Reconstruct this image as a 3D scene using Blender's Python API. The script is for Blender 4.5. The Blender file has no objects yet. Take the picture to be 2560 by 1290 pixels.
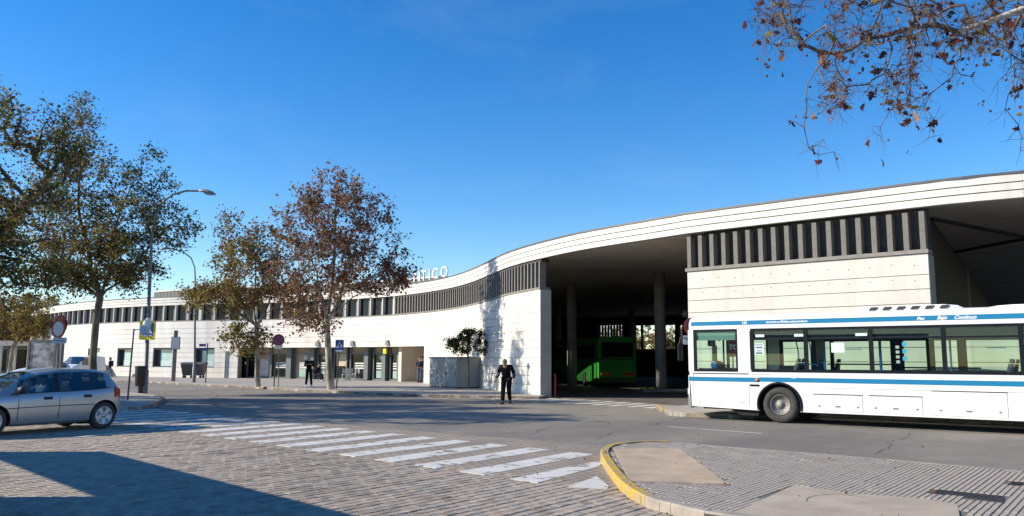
import bpy, bmesh, math, random
import numpy as np
from mathutils import Vector, Matrix
R = math.radians
# ---------------------------------------------------------------- camera, sky, sun, exposure
scene = bpy.context.scene
COL = scene.collection
FOC, PITCH, ROLL, CAMH = 2000.0, math.atan(257.2 / 2000), 0.0046, 1.6
cam_d = bpy.data.cameras.new('camera')
cam = bpy.data.objects.new('camera', cam_d)
COL.objects.link(cam)
cam_d.sensor_width = 36.0
cam_d.lens = 36.0 * FOC / 2560.0
cam_d.clip_start, cam_d.clip_end = 0.05, 3000
cam.matrix_world = Matrix.Translation((0, 0, CAMH)) @ Matrix.Rotation(R(90) + PITCH, 4, 'X') @ Matrix.Rotation(ROLL, 4, 'Z')
scene.camera = cam
SUN_EL = R(28.0)
SUN_DIR = Vector((-1.0, -0.055, 0)).normalized() * math.cos(SUN_EL) + Vector((0, 0, math.sin(SUN_EL)))
world = bpy.data.worlds.new('World')
scene.world = world
world.use_nodes = True
wn = world.node_tree
bg = wn.nodes['Background']
sky = wn.nodes.new('ShaderNodeTexSky')
sky.sky_type = 'NISHITA'
sky.sun_disc = False
sky.sun_elevation = SUN_EL
sky.sun_rotation = math.atan2(SUN_DIR.x, SUN_DIR.y)
sky.altitude = 0
sky.air_density, sky.dust_density, sky.ozone_density = 1.0, 0.03, 3.0
hs = wn.nodes.new('ShaderNodeHueSaturation')
hs.inputs['Hue'].default_value = 0.507
hs.inputs['Saturation'].default_value = 1.38
wn.links.new(sky.outputs['Color'], hs.inputs['Color'])
# thin wisps of high cloud, the same all over the sky
tcw = wn.nodes.new('ShaderNodeTexCoord'); mpw = wn.nodes.new('ShaderNodeMapping'); mpw.inputs['Scale'].default_value = (1.2, 1.2, 3.2); mpw.inputs['Location'].default_value = (.35, .2, .1); mpw.inputs['Rotation'].default_value = (0, 0, -.5)
nzw = wn.nodes.new('ShaderNodeTexNoise'); nzw.inputs['Scale'].default_value = 2.2; nzw.inputs['Detail'].default_value = 7; nzw.inputs['Roughness'].default_value = .6; nzw.inputs['Distortion'].default_value = .4
rpw = wn.nodes.new('ShaderNodeValToRGB'); rpw.color_ramp.elements[0].position = .54; rpw.color_ramp.elements[1].position = .82; rpw.color_ramp.elements[1].color = (.06, .06, .06, 1)
mxw = wn.nodes.new('ShaderNodeMixRGB'); mxw.inputs['Color2'].default_value = (5.5, 6.0, 6.6, 1)
wn.links.new(tcw.outputs['Generated'], mpw.inputs['Vector']); wn.links.new(mpw.outputs[0], nzw.inputs['Vector']); wn.links.new(nzw.outputs['Fac'], rpw.inputs['Fac'])
wn.links.new(rpw.outputs['Color'], mxw.inputs['Fac']); wn.links.new(hs.outputs['Color'], mxw.inputs['Color1']); wn.links.new(mxw.outputs[0], bg.inputs['Color'])
bg.inputs['Strength'].default_value = 0.135
sun_d = bpy.data.lights.new('sun', 'SUN')
sun_d.energy, sun_d.angle, sun_d.color = 5.0, R(0.45), (1.0, 0.90, 0.745)
sun = bpy.data.objects.new('sun', sun_d)
COL.objects.link(sun)
sun.rotation_euler = (-SUN_DIR).to_track_quat('-Z', 'Y').to_euler()
vs = scene.view_settings
vs.view_transform, vs.look, vs.exposure, vs.gamma = 'Standard', 'None', 0.52, 1.0
vs.use_curve_mapping = False
scene.cycles.max_bounces = 8
scene.cycles.transparent_max_bounces = 16

# ---------------------------------------------------------------- helpers
def ray(px, py):
    a, b = (px - 1280) / FOC, (645 - py) / FOC
    c, s = math.cos(ROLL), math.sin(ROLL)
    u, v = a * c - b * s, a * s + b * c
    return Vector((u, math.cos(PITCH) - v * math.sin(PITCH), math.sin(PITCH) + v * math.cos(PITCH)))
def gp(px, py, h=0.0):
    d = ray(px, py); t = (h - CAMH) / d.z
    return Vector((d.x * t, d.y * t, h))
def ap(px, py, Y):
    d = ray(px, py); t = Y / d.y
    return Vector((d.x * t, Y, CAMH + d.z * t))
def proj(p):
    q = cam.matrix_world.inverted() @ Vector(p)
    if q.z > -0.01: return (-1e6, -1e6)
    return (1280 + FOC * q.x / -q.z, 645 - FOC * q.y / -q.z)

def tag(o, label=None, cat=None, group=None, kind=None):
    if label: o['label'] = label
    if cat: o['category'] = cat
    if group: o['group'] = group
    if kind: o['kind'] = kind
    return o
def empty(name, loc, rz=0.0, label=None, cat=None, group=None):
    o = bpy.data.objects.new(name, None)
    COL.objects.link(o)
    o.location = loc; o.rotation_euler = (0, 0, rz)
    o.empty_display_size = 0.2
    return tag(o, label, cat, group)
def link(name, me, parent=None, loc=None):
    o = bpy.data.objects.new(name, me)
    COL.objects.link(o)
    if parent is not None: o.parent = parent
    if loc is not None: o.location = loc
    return o
def copy_tree(o, parent=None):
    c = o.copy(); COL.objects.link(c)
    if parent is not None: c.parent = parent
    for ch in list(o.children): copy_tree(ch, c)
    return c

class MB:
    def __init__(s): s.v, s.f, s.m, s.sm = [], [], [], []
    def add(s, vs_, fs, mi=0, smooth=False):
        b = len(s.v)
        s.v.extend(tuple(p) for p in vs_)
        for f in fs:
            s.f.append([i + b for i in f]); s.m.append(mi); s.sm.append(smooth)
        return s
    def box(s, x0, x1, y0, y1, z0, z1, mi=0, M=None):
        if x0 > x1: x0, x1 = x1, x0
        if y0 > y1: y0, y1 = y1, y0
        if z0 > z1: z0, z1 = z1, z0
        vs_ = [Vector((x, y, z)) for z in (z0, z1) for y in (y0, y1) for x in (x0, x1)]
        if M is not None: vs_ = [M @ p for p in vs_]
        return s.add(vs_, [(0, 2, 3, 1), (4, 5, 7, 6), (0, 1, 5, 4), (2, 6, 7, 3), (0, 4, 6, 2), (1, 3, 7, 5)], mi)
    def hexa(s, b4, t4, mi=0):
        return s.add(list(b4) + list(t4), [(3, 2, 1, 0), (4, 5, 6, 7), (0, 1, 5, 4), (1, 2, 6, 5), (2, 3, 7, 6), (3, 0, 4, 7)], mi)
    def cbox(s, x0, x1, y0, y1, z0, z1, c=0.02, mi=0, M=None):
        """box with its vertical and top edges chamfered"""
        x0, x1 = min(x0, x1), max(x0, x1); y0, y1 = min(y0, y1), max(y0, y1)
        c = min(c, (x1 - x0) * .45, (y1 - y0) * .45, (z1 - z0) * .45)
        def ring(i, z):
            a = i
            return [(x0 + a + c, y0 + a, z), (x1 - a - c, y0 + a, z), (x1 - a, y0 + a + c, z), (x1 - a, y1 - a - c, z), (x1 - a - c, y1 - a, z), (x0 + a + c, y1 - a, z), (x0 + a, y1 - a - c, z), (x0 + a, y0 + a + c, z)]
        rs = [ring(c * .5, z0), ring(0, z0 + c), ring(0, z1 - c), ring(c * .5, z1)]
        vs_ = [Vector(p) for r in rs for p in r]
        if M is not None: vs_ = [M @ p for p in vs_]
        fs = [tuple(range(7, -1, -1)), tuple(range(24, 32))]
        for k in range(3):
            for i in range(8): fs.append((k * 8 + i, k * 8 + (i + 1) % 8, k * 8 + 8 + (i + 1) % 8, k * 8 + 8 + i))
        return s.add(vs_, fs, mi)
    def prism(s, poly, z0, z1, mi=0, M=None, sides=True, bottom=True, mis=None):
        n = len(poly)
        ar = sum(poly[i][0] * poly[(i + 1) % n][1] - poly[(i + 1) % n][0] * poly[i][1] for i in range(n))
        if ar < 0: poly = list(reversed(poly))
        vs_ = [Vector((p[0], p[1], z0)) for p in poly] + [Vector((p[0], p[1], z1)) for p in poly]
        if M is not None: vs_ = [M @ p for p in vs_]
        fs = [tuple(range(n, 2 * n))]
        if bottom: fs.append(tuple(range(n - 1, -1, -1)))
        s.add(vs_, fs, mi)
        if sides: s.add(vs_, [(i, (i + 1) % n, n + (i + 1) % n, n + i) for i in range(n)], mi if mis is None else mis)
        return s
    def tube(s, pts, rad, n=8, mi=0, caps=True, smooth=True):
        pts = [Vector(p) for p in pts]
        if not hasattr(rad, '__len__'): rad = [rad] * len(pts)
        vs_, up = [], None
        for i, p in enumerate(pts):
            t = (pts[min(i + 1, len(pts) - 1)] - pts[max(i - 1, 0)])
            if t.length < 1e-9: t = Vector((0, 0, 1))
            t.normalize()
            if up is None: up = Vector((1, 0, 0)) if abs(t.x) < .8 else Vector((0, 1, 0))
            a = t.cross(up); a.normalize(); b = t.cross(a); up = a.cross(t)
            up.normalize()
            for k in range(n):
                th = 2 * math.pi * k / n
                vs_.append(p + (a * math.cos(th) + b * math.sin(th)) * rad[i])
        fs = []
        for i in range(len(pts) - 1):
            for k in range(n):
                fs.append((i * n + k, i * n + (k + 1) % n, (i + 1) * n + (k + 1) % n, (i + 1) * n + k))
        s.add(vs_, fs, mi, smooth)
        if caps: s.add(vs_, [tuple(range(n - 1, -1, -1)), tuple(range((len(pts) - 1) * n, len(pts) * n))], mi)
        return s
    def lathe(s, prof, n=16, mi=0, M=None, smooth=True, closed=False, caps=True):
        """prof: (r, z) list turned about z"""
        vs_ = []
        for r, z in prof:
            for k in range(n):
                a = 2 * math.pi * k / n
                vs_.append(Vector((r * math.cos(a), r * math.sin(a), z)))
        if M is not None: vs_ = [M @ p for p in vs_]
        m = len(prof); fs = []
        for i in range(m if closed else m - 1):
            j = (i + 1) % m
            for k in range(n): fs.append((i * n + k, i * n + (k + 1) % n, j * n + (k + 1) % n, j * n + k))
        if not closed and caps:
            if prof[0][0] > 1e-6: fs.append(tuple(range(n - 1, -1, -1)))
            if prof[-1][0] > 1e-6: fs.append(tuple(range((m - 1) * n, m * n)))
        return s.add(vs_, fs, mi, smooth)
    def ell(s, c, r, n=10, m=6, mi=0, M=None):
        vs_, fs = [], []
        for j in range(m + 1):
            ph = math.pi * j / m - math.pi / 2
            for k in range(n):
                a = 2 * math.pi * k / n
                vs_.append(Vector((c[0] + r[0] * math.cos(ph) * math.cos(a), c[1] + r[1] * math.cos(ph) * math.sin(a), c[2] + r[2] * math.sin(ph))))
        if M is not None: vs_ = [M @ p for p in vs_]
        for j in range(m):
            for k in range(n): fs.append((j * n + k, j * n + (k + 1) % n, (j + 1) * n + (k + 1) % n, (j + 1) * n + k))
        return s.add(vs_, fs, mi, True)
    def build(s, name, mat_, parent=None, off=None):
        me = bpy.data.meshes.new(name)
        vv = s.v if off is None else [(a - off[0], b - off[1], c - off[2]) for a, b, c in s.v]
        me.from_pydata(vv, [], s.f)
        for m_ in (mat_ if isinstance(mat_, (list, tuple)) else [mat_]): me.materials.append(m_)
        me.polygons.foreach_set('material_index', s.m)
        me.polygons.foreach_set('use_smooth', s.sm)
        me.validate(); me.update()
        return link(name, me, parent)

# ---------------------------------------------------------------- materials
def mat(name, col, rough=0.7, metal=0.0, var=0.0, scale=3.0, bump=0.0, bscale=40.0, col2=None, spec=0.5, coat=0.0, detail=4.0, stretch=None, lo=0.35, hi=0.65):
    m = bpy.data.materials.new(name); m.use_nodes = True
    nt = m.node_tree; b = nt.nodes['Principled BSDF']
    b.inputs['Base Color'].default_value = (*col, 1)
    b.inputs['Roughness'].default_value = rough
    b.inputs['Metallic'].default_value = metal
    b.inputs['Specular IOR Level'].default_value = spec
    if coat: b.inputs['Coat Weight'].default_value = coat; b.inputs['Coat Roughness'].default_value = .05
    if var or col2 or bump:
        tc = nt.nodes.new('ShaderNodeTexCoord'); mp = nt.nodes.new('ShaderNodeMapping')
        nt.links.new(tc.outputs['Object'], mp.inputs['Vector'])
        if stretch: mp.inputs['Scale'].default_value = stretch
    if var or col2:
        nz = nt.nodes.new('ShaderNodeTexNoise'); nz.inputs['Scale'].default_value = scale; nz.inputs['Detail'].default_value = detail
        nz.inputs['Roughness'].default_value = 0.62
        nt.links.new(mp.outputs['Vector'], nz.inputs['Vector'])
        rp = nt.nodes.new('ShaderNodeValToRGB')
        c2 = col2 or tuple(c * (1 - var) for c in col)
        c1 = col if col2 else tuple(min(1, c * (1 + var)) for c in col)
        rp.color_ramp.elements[0].position = lo; rp.color_ramp.elements[0].color = (*c2, 1)
        rp.color_ramp.elements[1].position = hi; rp.color_ramp.elements[1].color = (*c1, 1)
        nt.links.new(nz.outputs['Fac'], rp.inputs['Fac'])
        nt.links.new(rp.outputs['Color'], b.inputs['Base Color'])
    if bump:
        n2 = nt.nodes.new('ShaderNodeTexNoise'); n2.inputs['Scale'].default_value = bscale; n2.inputs['Detail'].default_value = 3
        nt.links.new(mp.outputs['Vector'], n2.inputs['Vector'])
        bp = nt.nodes.new('ShaderNodeBump'); bp.inputs['Strength'].default_value = bump; bp.inputs['Distance'].default_value = 0.02
        nt.links.new(n2.outputs['Fac'], bp.inputs['Height'])
        nt.links.new(bp.outputs['Normal'], b.inputs['Normal'])
    return m
def stain(m, col, scale, stretch=(1, 1, 1), rot=0.0, lo=.5, hi=.7, amt=.6, detail=6):
    """dirt with a shape of its own laid over a material's colour"""
    nt = m.node_tree; b = nt.nodes['Principled BSDF']
    tc = nt.nodes.new('ShaderNodeTexCoord'); mp = nt.nodes.new('ShaderNodeMapping'); mp.inputs['Scale'].default_value = stretch
    m0 = nt.nodes.new('ShaderNodeMapping'); m0.inputs['Rotation'].default_value = (0, 0, -rot)
    nz = nt.nodes.new('ShaderNodeTexNoise'); nz.inputs['Scale'].default_value = scale; nz.inputs['Detail'].default_value = detail; nz.inputs['Roughness'].default_value = .65
    rp = nt.nodes.new('ShaderNodeValToRGB'); rp.color_ramp.elements[0].position = lo; rp.color_ramp.elements[1].position = hi
    rp.color_ramp.elements[1].color = (amt, amt, amt, 1)
    mx = nt.nodes.new('ShaderNodeMixRGB'); mx.inputs['Color2'].default_value = (*col, 1)
    nt.links.new(tc.outputs['Object'], m0.inputs['Vector']); nt.links.new(m0.outputs[0], mp.inputs['Vector']); nt.links.new(mp.outputs[0], nz.inputs['Vector'])
    nt.links.new(nz.outputs['Fac'], rp.inputs['Fac']); nt.links.new(rp.outputs['Color'], mx.inputs['Fac'])
    src = b.inputs['Base Color']
    if src.is_linked: nt.links.new(src.links[0].from_socket, mx.inputs['Color1'])
    else: mx.inputs['Color1'].default_value = src.default_value
    nt.links.new(mx.outputs[0], src); return m
def glass(name, tint, gloss=0.08, rough=0.0):
    m = bpy.data.materials.new(name); m.use_nodes = True
    nt = m.node_tree; nt.nodes.clear()
    out = nt.nodes.new('ShaderNodeOutputMaterial'); mx = nt.nodes.new('ShaderNodeMixShader')
    tr = nt.nodes.new('ShaderNodeBsdfTransparent'); gl = nt.nodes.new('ShaderNodeBsdfGlossy')
    fr = nt.nodes.new('ShaderNodeLayerWeight'); fr.inputs['Blend'].default_value = .5
    pw = nt.nodes.new('ShaderNodeMath'); pw.operation = 'POWER'; pw.inputs[1].default_value = 4.5
    ad = nt.nodes.new('ShaderNodeMath'); ad.operation = 'MULTIPLY_ADD'; ad.inputs[1].default_value = .7; ad.inputs[2].default_value = gloss
    tr.inputs['Color'].default_value = (*tint, 1); gl.inputs['Roughness'].default_value = rough
    nt.links.new(fr.outputs['Facing'], pw.inputs[0]); nt.links.new(pw.outputs[0], ad.inputs[0]); nt.links.new(ad.outputs[0], mx.inputs['Fac'])
    nt.links.new(tr.outputs[0], mx.inputs[1]); nt.links.new(gl.outputs[0], mx.inputs[2]); nt.links.new(mx.outputs[0], out.inputs['Surface'])
    return m
def leafmat(name, col, trans=0.35):
    m = bpy.data.materials.new(name); m.use_nodes = True
    nt = m.node_tree; nt.nodes.clear()
    out = nt.nodes.new('ShaderNodeOutputMaterial'); mx = nt.nodes.new('ShaderNodeMixShader'); mx.inputs['Fac'].default_value = trans
    d = nt.nodes.new('ShaderNodeBsdfDiffuse'); t = nt.nodes.new('ShaderNodeBsdfTranslucent')
    gi = nt.nodes.new('ShaderNodeNewGeometry'); hv = nt.nodes.new('ShaderNodeHueSaturation')
    hv.inputs['Color'].default_value = (*col, 1)
    mr = nt.nodes.new('ShaderNodeMapRange'); mr.inputs['To Min'].default_value = .55; mr.inputs['To Max'].default_value = 1.5
    nt.links.new(gi.outputs['Random Per Island'], mr.inputs['Value']); nt.links.new(mr.outputs[0], hv.inputs['Value'])
    nt.links.new(hv.outputs['Color'], d.inputs['Color']); nt.links.new(hv.outputs['Color'], t.inputs['Color'])
    nt.links.new(d.outputs[0], mx.inputs[1]); nt.links.new(t.outputs[0], mx.inputs[2]); nt.links.new(mx.outputs[0], out.inputs['Surface'])
    return m
def paintmat(name, col, under, wear=0.5, scale=2.2):
    """road paint worn through to what lies below (transparent where it has gone)"""
    m = mat(name, col, 0.75, var=.07, scale=1.3, bump=.25, bscale=60)
    nt = m.node_tree; b = nt.nodes['Principled BSDF']; out = nt.nodes['Material Output']
    tc = nt.nodes.new('ShaderNodeTexCoord')
    n1 = nt.nodes.new('ShaderNodeTexNoise'); n1.inputs['Scale'].default_value = scale; n1.inputs['Detail'].default_value = 8; n1.inputs['Roughness'].default_value = .75
    rp = nt.nodes.new('ShaderNodeValToRGB'); rp.color_ramp.elements[0].position = wear; rp.color_ramp.elements[1].position = wear + .05
    nt.links.new(tc.outputs['Object'], n1.inputs['Vector']); nt.links.new(n1.outputs['Fac'], rp.inputs['Fac'])
    tr = nt.nodes.new('ShaderNodeBsdfTransparent'); mx = nt.nodes.new('ShaderNodeMixShader')
    nt.links.new(rp.outputs['Color'], mx.inputs['Fac']); nt.links.new(tr.outputs[0], mx.inputs[2]); nt.links.new(b.outputs[0], mx.inputs[1])
    nt.links.new(mx.outputs[0], out.inputs['Surface'])
    return m

M = {}
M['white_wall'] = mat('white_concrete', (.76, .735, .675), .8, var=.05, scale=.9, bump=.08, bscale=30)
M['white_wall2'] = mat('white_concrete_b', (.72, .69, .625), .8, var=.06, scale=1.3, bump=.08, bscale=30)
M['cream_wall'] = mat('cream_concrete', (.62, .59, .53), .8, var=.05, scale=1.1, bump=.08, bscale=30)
M['fascia'] = mat('white_fascia', (.74, .71, .65), .75, var=.04, scale=.9)
M['joint'] = mat('joint_grey', (.30, .28, .25), .9)
for k_ in ('white_wall', 'white_wall2', 'cream_wall', 'fascia'): stain(M[k_], (.42, .38, .31), 1.3, (1, 1, .10), lo=.47, hi=.72, amt=.42)
M['slat'] = mat('grey_concrete_slat', (.23, .215, .19), .8, var=.12, scale=6)
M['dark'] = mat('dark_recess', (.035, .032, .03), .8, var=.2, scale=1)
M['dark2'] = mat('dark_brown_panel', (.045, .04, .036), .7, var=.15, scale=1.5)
M['soffit'] = mat('soffit_concrete', (.72, .64, .54), .8, var=.12, scale=.5)
M['column'] = mat('column_concrete', (.32, .30, .27), .8, var=.12, scale=2)
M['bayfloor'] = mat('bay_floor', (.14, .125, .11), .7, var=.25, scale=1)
M['seam'] = mat('grey_metal_cladding', (.095, .105, .10), .6, metal=.1, var=.1, scale=1.0)
M['flash'] = mat('dark_flashing', (.12, .12, .125), .5, metal=.3)
M['roof'] = mat('roof_gravel', (.3, .29, .27), .9, var=.15, scale=2)
M['asphalt'] = mat('asphalt', (.250, .222, .180), .85, var=.10, scale=.7, bump=.5, bscale=120, detail=10)
stain(M['asphalt'], (.13, .118, .10), .16, (1, .22, 1), -.668, .43, .62, .7)
stain(M['asphalt'], (.30, .275, .235), .5, lo=.56, hi=.7, amt=.5)
stain(M['asphalt'], (.06, .055, .05), 1.9, lo=.68, hi=.72, amt=.6, detail=3)
M['pavbed'] = mat('paver_joint_sand', (.12, .10, .08), .95, var=.3, scale=6)
M['kerb'] = mat('kerb_stone', (.34, .30, .25), .85, var=.18, scale=3, bump=.3, bscale=50)
M['kerb_tan'] = mat('kerb_stone_tan', (.42, .32, .22), .85, var=.2, scale=3, bump=.3, bscale=50)
M['yellow'] = mat('yellow_kerb_paint', (.52, .33, .035), .75, var=.2, scale=5, bump=.3, bscale=50, col2=(.34, .27, .17), lo=.43, hi=.55)
M['tile'] = mat('groove_tile', (.375, .325, .262), .8, var=.12, scale=1.2, bump=.15, bscale=80)
M['tile_bed'] = mat('tile_groove', (.15, .13, .11), .9, var=.2, scale=4)
M['tan_tile'] = mat('tan_tactile_tile', (.42, .33, .235), .85, var=.15, scale=2, bump=.2, bscale=80)
M['tan_worn'] = mat('worn_tan_concrete', (.40, .33, .25), .9, var=.15, scale=1.6, bump=.3, bscale=60)
M['slab'] = mat('pavement_slab', (.30, .275, .245), .85, var=.14, scale=1.2, bump=.2, bscale=40)
M['iron'] = mat('cast_iron', (.055, .045, .04), .6, metal=.4, var=.25, scale=8, bump=.4, bscale=90)
M['steel'] = mat('grey_painted_steel', (.22, .23, .24), .5, metal=.3, var=.1, scale=3)
M['galv'] = mat('galvanised', (.20, .195, .185), .6, metal=.2, var=.12, scale=4)
M['darksteel'] = mat('dark_painted_steel', (.05, .05, .055), .5, metal=.3)
M['black'] = mat('black_rubber', (.015, .015, .016), .6)
M['tyre'] = mat('tyre_rubber', (.05, .047, .043), .85, var=.3, scale=9)
M['red'] = mat('sign_red', (.30, .025, .025), .5)
M['white'] = mat('sign_white', (.75, .75, .75), .5)
M['blue'] = mat('sign_blue', (.02, .09, .35), .5)
M['sign_yellow'] = mat('sign_yellow', (.75, .58, .02), .5)
M['sign_grey'] = mat('sign_face_grey', (.50, .53, .58), .5)
M['purple'] = mat('sign_purple', (.16, .08, .22), .5)
# ---------------------------------------------------------------- facade line
CP = [(-64, 118), (-60.5, 104), (-54.5, 91), (-47.6, 82), (-40.3, 74.8), (-34.7, 70.7), (-29.8, 68), (-26.1, 66.5), (-22.2, 65.2), (-18.5, 63.7), (-12.6, 60.2), (-8.5, 56.9), (-5.7, 53.3), (-3.75, 49.9), (-2.3, 46.2), (-1.2, 42.4), (-.35, 39.3), (.38, 37.3), (1.2, 35.5), (2.66, 32.8), (4.18, 30.7), (5.45, 29.15), (6.26, 28.1), (8.6, 25.95), (10.5, 24.3), (12.7, 22.45), (14.1, 21.6), (18, 19.0), (24, 15.4), (32, 10.6)]
def catmull(P, n):
    P = [Vector(p) for p in P]; out = []
    for i in range(len(P) - 1):
        p0, p1, p2, p3 = P[max(i - 1, 0)], P[i], P[i + 1], P[min(i + 2, len(P) - 1)]
        for k in range(n):
            t = k / n
            out.append(0.5 * ((2 * p1) + (p2 - p0) * t + (2 * p0 - 5 * p1 + 4 * p2 - p3) * t * t + (3 * p1 - p0 - 3 * p2 + p3) * t ** 3))
    out.append(P[-1]); return out
FL = np.array([tuple(p) for p in catmull(CP, 40)])
for _ in range(60):                                   # soften the kinks between control points
    FL[1:-1] = .25 * FL[:-2] + .5 * FL[1:-1] + .25 * FL[2:]
FS = np.concatenate([[0], np.cumsum(np.linalg.norm(np.diff(FL, axis=0), axis=1))])
FLEN = float(FS[-1])
FT = np.gradient(FL, axis=0); FT /= np.linalg.norm(FT, axis=1)[:, None]
def F(s, o=0.0, z=0.0):
    x, y = np.interp(s, FS, FL[:, 0]), np.interp(s, FS, FL[:, 1])
    tx, ty = np.interp(s, FS, FT[:, 0]), np.interp(s, FS, FT[:, 1])
    return Vector((x + ty * o, y - tx * o, z))        # outward = towards the street
def FA(s):
    return math.atan2(np.interp(s, FS, FT[:, 1]), np.interp(s, FS, FT[:, 0]))
_pp = [(float(s), proj(F(s, 0, 3.0))[0]) for s in np.linspace(0, FLEN, 1600)]
_i0 = next(i for i, (s, x) in enumerate(_pp) if x > 60)
_pp = _pp[_i0:]
def SX(px):
    return float(np.interp(px, [p[1] for p in _pp], [p[0] for p in _pp]))
def fbox(mb, s0, s1, o0, o1, z0, z1, mi=0, step=1.0):
    n = max(1, int(math.ceil((s1 - s0) / step)))
    ring = []
    for i in range(n + 1):
        s = s0 + (s1 - s0) * i / n
        ring.append([F(s, o1, z0), F(s, o0, z0), F(s, o0, z1), F(s, o1, z1)])
    vs_ = [p for r in ring for p in r]; fs = []
    for i in range(n):
        a, b = i * 4, i * 4 + 4
        for k in range(4): fs.append((a + k, a + (k + 1) % 4, b + (k + 1) % 4, b + k))
    fs += [(3, 2, 1, 0), (n * 4, n * 4 + 1, n * 4 + 2, n * 4 + 3)]
    return mb.add(vs_, fs, mi)
def cuts(s0, s1, holes, z0, z1):
    iv = [(s0, s1)]
    for h0, h1, hz0, hz1 in holes:
        if hz1 <= z0 + 1e-3 or hz0 >= z1 - 1e-3: continue
        nv = []
        for a, b in iv:
            if h1 <= a or h0 >= b: nv.append((a, b)); continue
            if h0 - a > .02: nv.append((a, h0))
            if b - h1 > .02: nv.append((h1, b))
        iv = nv
    return iv

# ---------------------------------------------------------------- ground
A = Vector((.785, -.62, 0)).normalized(); N = Vector((.62, .785, 0)).normalized()
def st(u, v, z=0.0):                                  # street coordinates from the plaza corner
    o = Vector((1.9, 15.5, 0)); p = o + A * u + N * v; p.z = z; return p
g = MB().prism([(-700, -300), (700, -300), (700, 1200), (-700, 1200)], -.4, -.06)
tag(g.build('ground', mat('earth', (.16, .135, .10), .95, var=.2, scale=.3)), kind='structure')
g = MB(); pts = [st(-90, -.02), st(60, -.02), st(60, 60), st(-90, 90)]
g.prism([(p.x, p.y) for p in pts], -.05, 0.0)
road = g.build('road', M['asphalt']); tag(road, 'grey asphalt street in front of the bus station', kind='structure')
# crack lines in the asphalt
def ribbon(mb, pts, w, z, rnd=0.0):
    pts = [Vector(p) for p in pts]
    L, Rr = [], []
    for i, p in enumerate(pts):
        t = pts[min(i + 1, len(pts) - 1)] - pts[max(i - 1, 0)]; t.z = 0; t.normalize()
        n_ = Vector((-t.y, t.x, 0)); ww = w * (1 + rnd * random.uniform(-1, 1)) / 2
        L.append((p.x + n_.x * ww, p.y + n_.y * ww, z)); Rr.append((p.x - n_.x * ww, p.y - n_.y * ww, z))
    k = len(pts)
    mb.add(L + Rr, [(i, k + i, k + i + 1, i + 1) for i in range(k - 1)])
random.seed(5)
M['crack'] = mat('crack_tar', (.085, .078, .07), .9)
for pl in ([(1490, 1098), (1530, 1082), (1590, 1070), (1650, 1058), (1700, 1046), (1760, 1036)], [(1330, 1085), (1350, 1075), (1380, 1066), (1420, 1060)], [(2190, 1134), (2230, 1115), (2222, 1104), (2260, 1096), (2280, 1080)], [(1640, 1058), (1645, 1062), (1700, 1061), (1850, 1068)]):
    mb = MB(); q = []
    for i in range(len(pl) - 1):
        a, b = gp(*pl[i]), gp(*pl[i + 1])
        for k in range(8): q.append(a.lerp(b, k / 8) + Vector((random.uniform(-.06, .06), random.uniform(-.06, .06), 0)))
    ribbon(mb, q, .022, .003, .8); c_ = mb.build('road_crack', M['crack'], road)
# ---- plaza of concrete pavers on the near side
M['plaza'] = mat('far_pavers', (.29, .255, .215), .88, var=.16, scale=2.5, bump=.4, bscale=40, detail=8)
def plaza_pattern(m):
    nt = m.node_tree; b = nt.nodes['Principled BSDF']
    tc = nt.nodes.new('ShaderNodeTexCoord'); mp = nt.nodes.new('ShaderNodeMapping')
    mp.inputs['Rotation'].default_value = (0, 0, -math.atan2(N.y, N.x))
    br = nt.nodes.new('ShaderNodeTexBrick'); br.inputs['Scale'].default_value = 1.0
    br.inputs['Brick Width'].default_value = .20; br.inputs['Row Height'].default_value = .15; br.inputs['Mortar Size'].default_value = .016; br.inputs['Mortar Smooth'].default_value = .2
    br.inputs['Color1'].default_value = (.33, .28, .22, 1); br.inputs['Color2'].default_value = (.28, .235, .185, 1); br.inputs['Mortar'].default_value = (.15, .125, .10, 1)
    nz = nt.nodes.new('ShaderNodeTexNoise'); nz.inputs['Scale'].default_value = 1.1; nz.inputs['Detail'].default_value = 7
    mx = nt.nodes.new('ShaderNodeMixRGB'); mx.blend_type = 'OVERLAY'; mx.inputs['Fac'].default_value = .35
    nt.links.new(tc.outputs['Object'], mp.inputs['Vector']); nt.links.new(mp.outputs[0], br.inputs['Vector']); nt.links.new(tc.outputs['Object'], nz.inputs['Vector'])
    nt.links.new(br.outputs['Color'], mx.inputs['Color1']); nt.links.new(nz.outputs['Fac'], mx.inputs['Color2']); nt.links.new(mx.outputs[0], b.inputs['Base Color'])
plaza_pattern(M['plaza'])
V_NEAR = -4.2                                         # pavers nearer than this line are built, farther ones are material
g = MB()
q = [st(-90, 0), st(14, 0), st(14, V_NEAR), st(-90, V_NEAR)]
g.prism([(p.x, p.y) for p in q], -.05, .002)
plaza_far = g.build('plaza_paving', M['plaza']); tag(plaza_far, 'beige paved crossing area between the two traffic islands', kind='structure')
g = MB(); q = [st(-90, V_NEAR - .004), st(40, V_NEAR - .004), st(40, -40), st(-90, -40)]
g.prism([(p.x, p.y) for p in q], -.06, -.012)
plaza = g.build('plaza_paving', M['pavbed']); tag(plaza, 'rows of beige concrete pavers in the near paved area', kind='structure')
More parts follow.
